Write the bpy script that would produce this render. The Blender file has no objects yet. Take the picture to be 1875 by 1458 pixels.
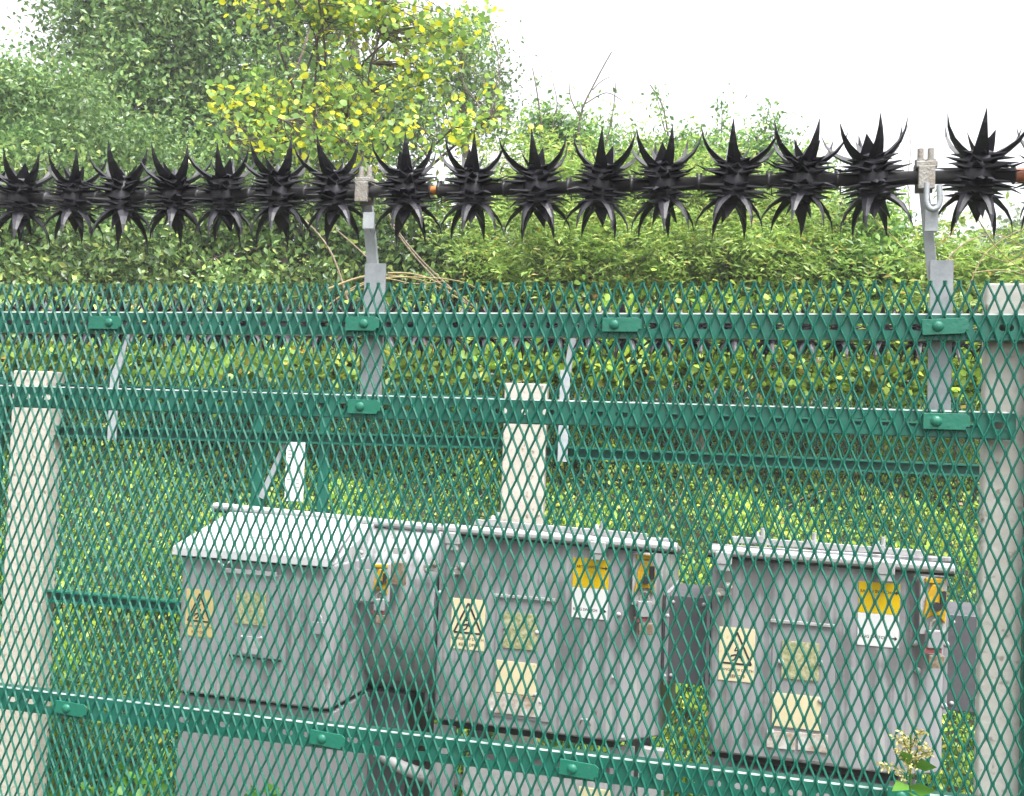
import bpy, math, random
import numpy as np
from mathutils import Vector, Matrix
random.seed(7)
scn = bpy.context.scene
C = scn.collection
# ------------------------------------------------------------------ camera
FPX, CX, CY = 1823.0, 937.5, 729.0
EYE = Vector((0, 0, 1.6))
PITCH, ROLL = 0.0302, 0.033
up0 = Vector((0, -math.sin(PITCH), math.cos(PITCH)))
FWD = Vector((0, math.cos(PITCH), math.sin(PITCH)))
RGT = Vector((1, 0, 0)) * math.cos(ROLL) + up0 * math.sin(ROLL)
UPV = up0 * math.cos(ROLL) - Vector((1, 0, 0)) * math.sin(ROLL)
cam = bpy.data.objects.new('camera', bpy.data.cameras.new('camera'))
C.objects.link(cam)
cam.data.sensor_width = 36.0
cam.data.lens = 36.0 * FPX / 1875.0
cam.data.clip_start = 0.05
cam.data.clip_end = 500
cam.matrix_world = Matrix(((RGT.x, UPV.x, -FWD.x, EYE.x), (RGT.y, UPV.y, -FWD.y, EYE.y), (RGT.z, UPV.z, -FWD.z, EYE.z), (0, 0, 0, 1)))
scn.camera = cam
# ------------------------------------------------------------------ light
SUN_EL, SUN_AZ = math.radians(66), math.radians(150)
w = bpy.data.worlds.new('World'); scn.world = w; w.use_nodes = True
nt = w.node_tree; nt.nodes.clear()
sky = nt.nodes.new('ShaderNodeTexSky'); sky.sky_type = 'NISHITA'; sky.sun_disc = False
sky.sun_elevation = SUN_EL; sky.sun_rotation = SUN_AZ; sky.dust_density = 6; sky.air_density = 1.0; sky.ozone_density = 1
hs = nt.nodes.new('ShaderNodeHueSaturation'); hs.inputs['Saturation'].default_value = 0.12
bg = nt.nodes.new('ShaderNodeBackground'); bg.inputs['Strength'].default_value = 0.15
wo = nt.nodes.new('ShaderNodeOutputWorld')
nt.links.new(sky.outputs[0], hs.inputs['Color']); nt.links.new(hs.outputs[0], bg.inputs[0]); nt.links.new(bg.outputs[0], wo.inputs[0])
sl = bpy.data.lights.new('sun', 'SUN'); sl.energy = 1.0; sl.angle = math.radians(30); sl.color = (1, .97, .92)
so = bpy.data.objects.new('sun', sl); C.objects.link(so)
sd = Vector((math.sin(SUN_AZ) * math.cos(SUN_EL), math.cos(SUN_AZ) * math.cos(SUN_EL), math.sin(SUN_EL)))
so.rotation_euler = sd.to_track_quat('Z', 'Y').to_euler()
scn.view_settings.view_transform = 'Standard'; scn.view_settings.look = 'None'
scn.view_settings.exposure = 1.8; scn.view_settings.gamma = 1.0
scn.render.engine = 'CYCLES'

# ------------------------------------------------------------------ pixel -> ray helpers
def ray(px, py): return (FWD + RGT * ((px - CX) / FPX) - UPV * ((py - CY) / FPX))
def at(px, py, depth): return EYE + ray(px, py) * depth
class Plane:
    """a vertical plane standing in the yard, seen at depth zc on the centre line"""
    def __init__(s, cpx, cpy, zc, yaw):
        s.o = at(cpx, cpy, zc)
        s.e = Vector((math.cos(yaw), -math.sin(yaw), 0)); s.n = Vector((-math.sin(yaw), -math.cos(yaw), 0)); s.z = Vector((0, 0, 1)); s.yaw = yaw
    def p(s, px, py, off=0.0):
        d = ray(px, py); t = (s.o + s.n * off - EYE).dot(s.n) / d.dot(s.n)
        return EYE + d * t
    def uv(s, px, py, off=0.0):
        q = s.p(px, py, off) - s.o; return q.dot(s.e), q.z
    def P(s, u, v, off=0.0): return s.o + s.e * u + s.z * v + s.n * off
    def rect(s, x0, y0, x1, y1, off=0.0):
        """centre u, v and size of a rectangle whose pixel box is given"""
        cx, cy = (x0 + x1) / 2, (y0 + y1) / 2
        ua, _ = s.uv(x0, cy, off); ub, _ = s.uv(x1, cy, off); _, va = s.uv(cx, y0, off); _, vb = s.uv(cx, y1, off)
        return (ua + ub) / 2, (va + vb) / 2, ub - ua, va - vb
FP = Plane(937.5, 729, 2.07, math.atan(0.25))      # front fence
BP = Plane(937.5, 729, 3.60, math.atan(0.11))      # back fence
KP = Plane(1000, 1150, 2.85, math.radians(17))     # switchgear fronts

# ------------------------------------------------------------------ mesh builder
class MB:
    def __init__(s): s.v = []; s.f = []; s.sm = []
    def add(s, vs, fs, smooth=False):
        b = len(s.v); s.v += [tuple(q) for q in vs]; s.f += [tuple(i + b for i in f) for f in fs]; s.sm += [smooth] * len(fs); return s
    def box(s, c, ax, ay, az):
        """c centre, ax ay az half vectors"""
        c = Vector(c); vs = [c + ax * i + ay * j + az * k for i in (-1, 1) for j in (-1, 1) for k in (-1, 1)]
        return s.add(vs, [(0, 1, 3, 2), (4, 6, 7, 5), (0, 4, 5, 1), (2, 3, 7, 6), (0, 2, 6, 4), (1, 5, 7, 3)])
    def bar(s, a, b, wid, thk, side):
        a = Vector(a); b = Vector(b); d = b - a; t = d.normalized(); sd_ = (side - t * side.dot(t)).normalized(); n = t.cross(sd_)
        return s.box((a + b) / 2, d / 2, sd_ * wid / 2, n * thk / 2)
    def tube(s, pts, rad, n=8, cap=True):
        pts = [Vector(p) for p in pts]
        if not isinstance(rad, (list, tuple)): rad = [rad] * len(pts)
        vs = []; ref = None
        for i, p in enumerate(pts):
            t = (pts[min(i + 1, len(pts) - 1)] - pts[max(i - 1, 0)]).normalized()
            if ref is None: ref = t.orthogonal().normalized()
            ref = (ref - t * ref.dot(t)).normalized(); b = t.cross(ref)
            for k in range(n):
                a = 2 * math.pi * k / n; vs.append(p + (ref * math.cos(a) + b * math.sin(a)) * rad[i])
        fs = [(i * n + k, i * n + (k + 1) % n, (i + 1) * n + (k + 1) % n, (i + 1) * n + k) for i in range(len(pts) - 1) for k in range(n)]
        s.add(vs, fs, True)
        if cap:
            m = len(pts) - 1
            s.add([vs[k] for k in range(n)], [tuple(range(n - 1, -1, -1))]); s.add([vs[m * n + k] for k in range(n)], [tuple(range(n))])
        return s
    def prism(s, poly, up):
        """poly list of points, extruded by vector up"""
        n = len(poly); poly = [Vector(p) for p in poly]; vs = poly + [p + up for p in poly]
        return s.add(vs, [tuple(range(n - 1, -1, -1)), tuple(range(n, 2 * n))] + [(i, (i + 1) % n, n + (i + 1) % n, n + i) for i in range(n)])
    def dome(s, c, n, r, h, seg=12):
        c = Vector(c); n = n.normalized(); a = n.orthogonal().normalized(); b = n.cross(a); vs = []; R = 4
        for i in range(R):
            ph = i / R * math.pi / 2
            for k in range(seg):
                t = 2 * math.pi * k / seg; vs.append(c + (a * math.cos(t) + b * math.sin(t)) * r * math.cos(ph) + n * h * math.sin(ph))
        vs.append(c + n * h)
        fs = [(i * seg + k, i * seg + (k + 1) % seg, (i + 1) * seg + (k + 1) % seg, (i + 1) * seg + k) for i in range(R - 1) for k in range(seg)]
        fs += [((R - 1) * seg + k, (R - 1) * seg + (k + 1) % seg, R * seg) for k in range(seg)]
        return s.add(vs, fs, True)
    def build(s, name, mat, root=None, parent=None, bevel=0, recalc=True):
        o0 = root.location if root is not None else Vector((0, 0, 0))
        me = bpy.data.meshes.new(name); me.from_pydata([tuple(Vector(v) - o0) for v in s.v], [], s.f); me.update()
        me.polygons.foreach_set('use_smooth', s.sm)
        if recalc:
            import bmesh
            bm = bmesh.new(); bm.from_mesh(me); bmesh.ops.recalc_face_normals(bm, faces=bm.faces); bm.to_mesh(me); bm.free()
        if mat: me.materials.append(mat)
        ob = bpy.data.objects.new(name, me); C.objects.link(ob)
        if parent is not None: ob.parent = parent
        elif root is not None: ob.parent = root
        if bevel:
            m = ob.modifiers.new('bevel', 'BEVEL'); m.width = bevel; m.segments = 3; m.limit_method = 'ANGLE'; m.angle_limit = math.radians(35)
            me.polygons.foreach_set('use_smooth', [True] * len(me.polygons)); m.harden_normals = True
        return ob
def tag(o, label=None, cat=None, group=None, kind=None):
    if label: o['label'] = label
    if cat: o['category'] = cat
    if group: o['group'] = group
    if kind: o['kind'] = kind
    return o
def thing(name, label, cat, loc=(0, 0, 0), group=None):
    o = bpy.data.objects.new(name, None); C.objects.link(o); o.location = loc; o.empty_display_size = .1
    return tag(o, label, cat, group)
def kids(o, pool): return [c for c in pool if c.parent == o]
def copy_tree(o):
    pool = [q for q in C.objects if q.parent is not None]
    def rec(a, par):
        c = a.copy(); C.objects.link(c)
        if par is not None: c.parent = par
        for ch in kids(a, pool): rec(ch, c)
        return c
    return rec(o, None)
def text(s, size, mat, origin, ex, ey, root, parent=None, name='lettering', align='LEFT'):
    cu = bpy.data.curves.new('t', 'FONT'); cu.body = s; cu.size = size; cu.align_x = align; cu.resolution_u = 2; cu.offset = size * 0.012
    to = bpy.data.objects.new('t', cu); C.objects.link(to); bpy.context.view_layer.update()
    me = bpy.data.meshes.new_from_object(to.evaluated_get(bpy.context.evaluated_depsgraph_get()))
    bpy.data.objects.remove(to); bpy.data.curves.remove(cu)
    for v in me.vertices: v.co = Vector(origin) + ex * v.co.x + ey * v.co.y - root.location
    me.materials.clear(); me.materials.append(mat); me.name = name
    ob = bpy.data.objects.new(name, me); C.objects.link(ob); ob.parent = parent or root
    return ob

# ------------------------------------------------------------------ materials
def lin(c): return tuple(((x / 12.92) if x <= .04045 else ((x + .055) / 1.055) ** 2.4) for x in c)
def mat(name, col, rough=.5, metal=0.0, spec=.5, var=None, vscale=8, vfac=.5, stretch=None, bump=0, bscale=60, coat=0):
    m = bpy.data.materials.new(name); m.use_nodes = True; t = m.node_tree; b = t.nodes['Principled BSDF']
    b.inputs['Base Color'].default_value = (*col, 1); b.inputs['Roughness'].default_value = rough; b.inputs['Metallic'].default_value = metal
    b.inputs['Specular IOR Level'].default_value = spec; b.inputs['Coat Weight'].default_value = coat
    tc = t.nodes.new('ShaderNodeTexCoord'); src = tc.outputs['Object']
    if stretch:
        mp = t.nodes.new('ShaderNodeMapping'); mp.inputs['Scale'].default_value = stretch; t.links.new(src, mp.inputs[0]); src = mp.outputs[0]
    if var is not None:
        nz = t.nodes.new('ShaderNodeTexNoise'); nz.inputs['Scale'].default_value = vscale; nz.inputs['Detail'].default_value = 6; nz.inputs['Roughness'].default_value = .62
        t.links.new(src, nz.inputs['Vector'])
        cr = t.nodes.new('ShaderNodeValToRGB'); cr.color_ramp.elements[0].position = .5 - .28 * vfac; cr.color_ramp.elements[1].position = .5 + .28 * vfac
        cr.color_ramp.elements[0].color = (*var, 1); cr.color_ramp.elements[1].color = (*col, 1)
        t.links.new(nz.outputs[0], cr.inputs[0]); t.links.new(cr.outputs[0], b.inputs['Base Color'])
        mr = t.nodes.new('ShaderNodeMapRange'); mr.inputs[3].default_value = min(1, rough + .2); mr.inputs[4].default_value = rough
        t.links.new(nz.outputs[0], mr.inputs[0]); t.links.new(mr.outputs[0], b.inputs['Roughness'])
    if bump:
        n2 = t.nodes.new('ShaderNodeTexNoise'); n2.inputs['Scale'].default_value = bscale; n2.inputs['Detail'].default_value = 5; t.links.new(tc.outputs['Object'], n2.inputs['Vector'])
        bp = t.nodes.new('ShaderNodeBump'); bp.inputs['Strength'].default_value = bump; bp.inputs['Distance'].default_value = .004
        t.links.new(n2.outputs[0], bp.inputs['Height']); t.links.new(bp.outputs[0], b.inputs['Normal'])
    return m
def speck(m, col, scale, lo, hi, stretch=(1, 1, 1), amt=1.0):
    t = m.node_tree; b = t.nodes['Principled BSDF']; ip = b.inputs['Base Color']; tc = t.nodes.new('ShaderNodeTexCoord'); mp = t.nodes.new('ShaderNodeMapping'); mp.inputs['Scale'].default_value = stretch; mp.inputs['Location'].default_value = (3.7, 1.3, scale * .1)
    t.links.new(tc.outputs['Object'], mp.inputs[0]); nz = t.nodes.new('ShaderNodeTexNoise'); nz.inputs['Scale'].default_value = scale; nz.inputs['Detail'].default_value = 8; nz.inputs['Roughness'].default_value = .65; t.links.new(mp.outputs[0], nz.inputs['Vector'])
    mr = t.nodes.new('ShaderNodeMapRange'); mr.inputs[1].default_value = lo; mr.inputs[2].default_value = hi; mr.inputs[4].default_value = amt; t.links.new(nz.outputs[0], mr.inputs[0])
    mx = t.nodes.new('ShaderNodeMix'); mx.data_type = 'RGBA'; mx.inputs[7].default_value = (*col, 1); t.links.new(mr.outputs[0], mx.inputs[0])
    if ip.links: t.links.new(ip.links[0].from_socket, mx.inputs[6])
    else: mx.inputs[6].default_value = ip.default_value
    t.links.new(mx.outputs[2], ip)
LF = 1.75
def leaf_mat(name, cols, rough=.38, trans=.3, clump=(.65, 1.25), cscale=1.3, spec=.5):
    m = bpy.data.materials.new(name); m.use_nodes = True; t = m.node_tree; b = t.nodes['Principled BSDF']; out = t.nodes['Material Output']
    g = t.nodes.new('ShaderNodeNewGeometry'); cr = t.nodes.new('ShaderNodeValToRGB'); els = cr.color_ramp.elements
    while len(els) < len(cols): els.new(.5)
    for e, (p, c) in zip(els, cols): e.position = p; e.color = (*[min(.75, q * LF) for q in c], 1)
    t.links.new(g.outputs['Random Per Island'], cr.inputs[0])
    tc = t.nodes.new('ShaderNodeTexCoord'); nz = t.nodes.new('ShaderNodeTexNoise'); nz.inputs['Scale'].default_value = cscale; nz.inputs['Detail'].default_value = 3
    t.links.new(tc.outputs['Object'], nz.inputs['Vector'])
    mr = t.nodes.new('ShaderNodeMapRange'); mr.inputs[1].default_value = .35; mr.inputs[2].default_value = .65; mr.inputs[3].default_value = clump[0]; mr.inputs[4].default_value = clump[1]
    t.links.new(nz.outputs[0], mr.inputs[0])
    vm = t.nodes.new('ShaderNodeVectorMath'); vm.operation = 'SCALE'; t.links.new(cr.outputs[0], vm.inputs[0]); t.links.new(mr.outputs[0], vm.inputs['Scale'])
    t.links.new(vm.outputs[0], b.inputs['Base Color']); b.inputs['Roughness'].default_value = rough; b.inputs['Specular IOR Level'].default_value = spec
    tr = t.nodes.new('ShaderNodeBsdfTranslucent'); t.links.new(vm.outputs[0], tr.inputs['Color'])
    mx = t.nodes.new('ShaderNodeMixShader'); mx.inputs[0].default_value = trans
    t.links.new(b.outputs[0], mx.inputs[1]); t.links.new(tr.outputs[0], mx.inputs[2]); t.links.new(mx.outputs[0], out.inputs['Surface'])
    return m
M = {}
M['green'] = mat('green_coated_steel', (.004, .118, .080), .33, spec=.55, var=(.003, .088, .060), vscale=30, vfac=1.0, bump=.15, bscale=160)
M['green_rail'] = mat('green_painted_rail', (.004, .122, .083), .34, var=(.006, .090, .063), vscale=14, vfac=1, bump=.1, bscale=90)
M['edge'] = mat('painted_rail_highlight', (.78, .82, .79), .4, var=(.45, .62, .55), vscale=20)  # near-white colour painting the bright sky highlight on rail tops
M['plate'] = mat('bright_green_plate', (.006, .140, .086), .33, var=(.006, .11, .072), vscale=45, vfac=1, bump=.25, bscale=120)
M['galv'] = mat('weathered_galvanised_steel', (.40, .425, .44), .5, metal=.25, var=(.31, .335, .355), vscale=35, bump=.15, bscale=200)
M['rustgalv'] = mat('corroded_clamp_metal', (.31, .32, .32), .6, metal=.3, var=(.23, .19, .14), vscale=70, vfac=.8, bump=.5, bscale=250)
M['black'] = mat('black_moulded_plastic', (.010, .0095, .015), .40, spec=.5, var=(.015, .0145, .021), vscale=60, bump=.06, bscale=200)
M['pipe'] = mat('black_sleeve_plastic', (.026, .025, .028), .36, var=(.04, .038, .04), vscale=30)
M['rust'] = mat('rusty_pipe', (.45, .17, .03), .6, var=(.18, .06, .02), vscale=90)
M['copper'] = mat('orange_pipe_end', (.42, .13, .06), .5, var=(.2, .06, .03), vscale=60)
def concrete(a=(.50, .47, .42), b_=(.38, .35, .29)):
    m = mat('weathered_concrete', a, .85, var=b_, vscale=9, vfac=1.1, bump=.7, bscale=55)
    t = m.node_tree; b = t.nodes['Principled BSDF']; old = b.inputs['Base Color'].links[0].from_socket
    tc = t.nodes.new('ShaderNodeTexCoord'); v = t.nodes.new('ShaderNodeTexNoise'); v.inputs['Scale'].default_value = 42; v.inputs['Detail'].default_value = 7; t.links.new(tc.outputs['Object'], v.inputs['Vector'])
    cr = t.nodes.new('ShaderNodeValToRGB'); cr.color_ramp.elements[0].position = .60; cr.color_ramp.elements[1].position = .74; t.links.new(v.outputs[0], cr.inputs[0])
    mx = t.nodes.new('ShaderNodeMix'); mx.data_type = 'RGBA'; mx.inputs[7].default_value = (.16, .12, .08, 1); t.links.new(cr.outputs[0], mx.inputs[0]); t.links.new(old, mx.inputs[6]); t.links.new(mx.outputs[2], b.inputs['Base Color'])
    return m
M['conc'] = concrete(); M['pale_conc'] = concrete((.58, .57, .53), (.48, .46, .41))
M['grey'] = mat('grey_painted_steel', (.285, .285, .300), .42, var=(.24, .24, .25), vscale=5, stretch=(3, 3, .6), vfac=.9, bump=.05, bscale=90)
def streaky(name, base, dark):
    m = mat(name, base, .42, bump=.05, bscale=60); t = m.node_tree; b = t.nodes['Principled BSDF']
    tc = t.nodes.new('ShaderNodeTexCoord'); mp = t.nodes.new('ShaderNodeMapping'); mp.inputs['Scale'].default_value = (38, 38, 1.3); t.links.new(tc.outputs['Object'], mp.inputs[0])
    n1 = t.nodes.new('ShaderNodeTexNoise'); n1.inputs['Scale'].default_value = 1; n1.inputs['Detail'].default_value = 5; t.links.new(mp.outputs[0], n1.inputs['Vector'])
    n2 = t.nodes.new('ShaderNodeTexNoise'); n2.inputs['Scale'].default_value = 7; n2.inputs['Detail'].default_value = 6; t.links.new(tc.outputs['Object'], n2.inputs['Vector'])
    ml = t.nodes.new('ShaderNodeMath'); ml.operation = 'MULTIPLY'; t.links.new(n1.outputs[0], ml.inputs[0]); t.links.new(n2.outputs[0], ml.inputs[1])
    cr = t.nodes.new('ShaderNodeValToRGB'); e = cr.color_ramp.elements; e[0].position = .17; e[0].color = (*dark[0], 1); e[1].position = .40; e[1].color = (*dark[1], 1)
    q = e.new(.25); q.color = (*base, 1); q = e.new(.34); q.color = (*base, 1)
    t.links.new(ml.outputs[0], cr.inputs[0]); t.links.new(cr.outputs[0], b.inputs['Base Color']); return m
M['tank'] = streaky('grey_cabinet_paint', (.285, .285, .300), ((.15, .148, .155), (.37, .37, .365)))
M['light'] = mat('pale_weathered_trim', (.40, .40, .41), .5, var=(.30, .30, .30), vscale=25, bump=.15, bscale=120)
M['lid'] = mat('pale_grey_lid_paint', (.46, .46, .48), .38, var=(.40, .40, .41), vscale=6)
M['darkgrey'] = mat('dark_grey_duct_paint', (.10, .10, .112), .45, var=(.08, .08, .09), vscale=10)
M['rubber_and_shade'] = mat('black_gasket_and_shade', (.015, .015, .018), .6)  # gaskets and lock parts, and the painted shade under the sloping lid
M['cream'] = mat('cream_label', (.70, .61, .40), .5, var=(.62, .54, .34), vscale=20)
M['ochre'] = mat('faded_ochre_label', (.56, .45, .20), .55, var=(.48, .38, .17), vscale=20)
M['mossy'] = mat('mossy_label', (.48, .45, .29), .6, var=(.16, .19, .06), vscale=90, vfac=.55)
M['yellow'] = mat('yellow_sticker', (.62, .41, .0), .4)
M['white'] = mat('white_sticker', (.66, .66, .66), .4)
M['whitep'] = mat('white_plate_rusty', (.6, .6, .58), .5, var=(.3, .17, .09), vscale=28, vfac=.5)
M['ylock'] = mat('yellow_lock_paint', (.55, .33, .0), .35, var=(.35, .2, .01), vscale=60, vfac=.7)
M['ink'] = mat('black_ink', (.03, .03, .03), .5)
M['brown'] = mat('brown_padlock', (.16, .11, .07), .5, metal=.3, var=(.3, .26, .2), vscale=80)
M['red'] = mat('red_tag', (.26, .07, .07), .45)
M['bark'] = mat('bark', (.13, .10, .08), .9, var=(.06, .05, .04), vscale=14, bump=.6)
M['twig'] = mat('pale_twig_bark', (.26, .20, .14), .8, var=(.15, .12, .09), vscale=40)
M['lichen'] = mat('lichen_covered_twig', (.30, .24, .09), .8, var=(.22, .18, .12), vscale=30)
M['soil'] = mat('soil', (.05, .045, .03), .95, var=(.03, .035, .015), vscale=3, bump=.5, bscale=20)
speck(M['tank'], (.16, .11, .07), 22, .66, .74, (1, 1, .5)); speck(M['tank'], (.30, .31, .22), 3, .56, .70, (7, 7, .5), .6); speck(M['tank'], (.10, .10, .10), 60, .70, .76)
speck(M['light'], (.20, .13, .08), 26, .64, .72); speck(M['light'], (.13, .14, .12), 60, .60, .72, (1, 1, 1), .7)
speck(M['lid'], (.28, .30, .24), 18, .62, .74, (1, 1, 1), .6); speck(M['green_rail'], (.10, .16, .13), 26, .60, .74, (1, 1, 1), .4); speck(M['green'], (.14, .22, .18), 40, .64, .76, (1, 1, 1), .35)
speck(M['plate'], (.22, .12, .05), 60, .68, .74); speck(M['black'], (.07, .068, .065), 50, .60, .75, (1, 1, 1), .7); speck(M['galv'], (.16, .14, .11), 50, .64, .74, (1, 1, 1), .8); speck(M['conc'], (.30, .30, .22), 5, .58, .74, (1, 1, .6), .5); speck(M['conc'], (.14, .12, .10), 160, .64, .70); speck(M['white'], (.4, .4, .33), 30, .6, .75, (1, 1, 1), .5); speck(M['cream'], (.36, .30, .16), 40, .62, .74, (1, 1, 1), .6); speck(M['yellow'], (.38, .27, .05), 40, .66, .76, (1, 1, 1), .6)
G = lambda r, g, b: lin((r / 255, g / 255, b / 255))
M['lf_dark'] = leaf_mat('leaves_dark_hedge', [(0, G(54, 76, 40)), (.5, G(76, 102, 54)), (.85, G(102, 124, 70)), (1, G(146, 154, 84))], .27, .38, (.6, 1.3), 1.6)
M['lf_tree'] = leaf_mat('leaves_grey_green', [(0, G(62, 88, 50)), (.5, G(84, 112, 64)), (.9, G(108, 134, 78)), (1, G(140, 150, 84))], .3, .4, (.55, 1.3), 1.1)
M['lf_mid'] = leaf_mat('leaves_mid_green', [(0, G(60, 92, 50)), (.5, G(86, 118, 60)), (1, G(118, 146, 72))], .36, .42)
M['lf_yel'] = leaf_mat('leaves_turning_yellow', [(0, G(84, 112, 54)), (.5, G(106, 134, 62)), (.70, G(136, 152, 68)), (.82, G(198, 184, 50)), (1, G(206, 172, 26))], .42, .5, (.85, 1.15), 2)
M['lf_elder'] = leaf_mat('leaves_bright_green', [(0, G(84, 110, 48)), (.5, G(112, 138, 64)), (.9, G(146, 164, 88)), (1, G(150, 130, 62))], .38, .46, (.6, 1.15), 2.2)
M['lf_bank'] = leaf_mat('leaves_ground_cover', [(0, G(72, 98, 38)), (.4, G(100, 130, 46)), (.78, G(132, 154, 58)), (.94, G(162, 168, 72)), (1, G(120, 92, 58))], .42, .42, (.55, 1.25), 2.6)
M['lf_weed'] = leaf_mat('leaves_fresh_weed', [(0, G(58, 104, 34)), (1, G(86, 128, 48))], .4, .35)
M['lf_far'] = leaf_mat('leaves_far_hedge', [(0, G(70, 84, 66)), (1, G(105, 118, 92))], .6, .1)
M['lf_ivy'] = leaf_mat('leaves_creeper_mixed', [(0, G(68, 92, 38)), (.5, G(98, 126, 52)), (.9, G(132, 152, 66)), (1, G(150, 120, 60))], .36, .42, (.65, 1.25), 2.4)
M['flower'] = leaf_mat('dry_flower_heads', [(0, G(165, 148, 84)), (1, G(196, 180, 118))], .6, .3)

# ------------------------------------------------------------------ foliage
RS = np.random.RandomState(11)
SH = {'rhomb': ([(0, 0, 0), (.45, .27, .09), (1, 0, -.08), (.45, -.27, .09)], [(0, 1, 2), (0, 2, 3)]),
      'lance': ([(0, 0, 0), (.4, .17, .05), (1, 0, -.14), (.4, -.17, .05)], [(0, 1, 2), (0, 2, 3)]),
      'round': ([(0, 0, 0), (.22, .38, .05), (.72, .40, .04), (1.02, 0, -.1), (.72, -.40, .04), (.22, -.38, .05)], [(0, 1, 2, 3), (0, 3, 4, 5)])}
def leaves(name, pts, size, m, parent=None, shape='rhomb', upb=.8, dirs=None, svar=.35, root=None):
    pts = np.asarray(pts, float); N = len(pts)
    tv, tf = SH[shape]; tv = np.array(tv); K = len(tv)
    d = RS.normal(size=(N, 3)); d[:, 2] -= .35
    if dirs is not None: d = d * .35 + dirs * 1.6
    d /= np.linalg.norm(d, axis=1)[:, None]
    n = RS.normal(size=(N, 3)); n[:, 2] += upb * 1.6; n[:, 1] -= upb * .5
    n -= d * (n * d).sum(1)[:, None]; n /= np.linalg.norm(n, axis=1)[:, None] + 1e-9
    s = np.cross(n, d); sz = size * (1 + svar * RS.uniform(-1, 1, N)); sz = sz[:, None, None]
    V = pts[:, None, :] + sz * (tv[None, :, 0:1] * d[:, None, :] + tv[None, :, 1:2] * s[:, None, :] + tv[None, :, 2:3] * n[:, None, :])
    V = V.reshape(-1, 3)
    if root is not None: V = V - np.array(root.location)
    nf = len(tf); L = len(tf[0]); F = (np.array(tf)[None] + (np.arange(N) * K)[:, None, None]).reshape(-1)
    me = bpy.data.meshes.new(name); me.vertices.add(len(V)); me.vertices.foreach_set('co', V.astype('f').ravel())
    me.loops.add(len(F)); me.loops.foreach_set('vertex_index', F.astype('i'))
    me.polygons.add(N * nf); me.polygons.foreach_set('loop_start', np.arange(0, N * nf * L, L, dtype='i'))
    me.update(calc_edges=True); me.materials.append(m)
    ob = bpy.data.objects.new(name, me); C.objects.link(ob)
    if parent is not None: ob.parent = parent
    return ob
def blob_points(blobs, nclus, per, cr, shell=.75, flat=.7):
    """blobs: (centre, (rx, ry, rz)); leaf points gathered in twig-end clumps"""
    vol = np.array([r[0] * r[2] + .3 * r[1] * r[0] for _, r in blobs]); vol = vol / vol.sum(); out = []; cl = []
    for (c, r), v in zip(blobs, vol):
        k = max(3, int(nclus * v)); u = RS.normal(size=(k, 3)); u /= np.linalg.norm(u, axis=1)[:, None]
        rad = shell + (1 - shell) * RS.uniform(-1.6, 1.3, k); rad = np.clip(rad, .12, 1.4)[:, None]
        cc = np.array(c) + u * rad * np.array(r); cl.append(cc)
    cl = np.concatenate(cl); k = len(cl); npc = np.maximum(4, RS.poisson(per, k)); idx = np.repeat(np.arange(k), npc)
    sc = cr * RS.uniform(.55, 1.35, k)[idx][:, None]
    pts = cl[idx] + RS.normal(size=(len(idx), 3)) * sc * np.array([1, 1, flat])
    return pts, cl
def compound(pts, pairs=3, rl=.13, ll=.055):
    """pinnate leaves: leaflet base points and directions"""
    N = len(pts); d = RS.normal(size=(N, 3)); d[:, 2] = d[:, 2] * .45 + .1; d /= np.linalg.norm(d, axis=1)[:, None]
    n = RS.normal(size=(N, 3)) * .35; n[:, 2] += 1; n -= d * (n * d).sum(1)[:, None]; n /= np.linalg.norm(n, axis=1)[:, None]; s = np.cross(n, d)
    P = []; D = []
    for k in range(pairs):
        b = pts + d * rl * (k + .8) / pairs; b = b - np.array([0, 0, 1]) * (rl * .25 * ((k + 1) / pairs) ** 2)
        for sg in (-1, 1): P.append(b); D.append(d * .55 + s * sg * .85)
    P.append(pts + d * rl * 1.08 - np.array([0, 0, rl * .3])); D.append(d)
    return np.concatenate(P), np.concatenate(D)
def limb(a, b, r0, r1, wob=.12, seg=6):
    a = Vector(a); b = Vector(b); L = (b - a).length; pts = []; rad = []
    ph = [random.uniform(-1, 1) for _ in range(3)]
    for i in range(seg + 1):
        t = i / seg; q = a.lerp(b, t); k = math.sin(t * math.pi) * wob * L
        q = q + Vector((ph[0] * k, ph[1] * k, abs(ph[2]) * k * .6)) + Vector((random.uniform(-1, 1), random.uniform(-1, 1), random.uniform(-1, 1))) * L * .012 * (0 < i < seg)
        pts.append(q); rad.append(r0 + (r1 - r0) * t)
    return pts, rad
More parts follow.
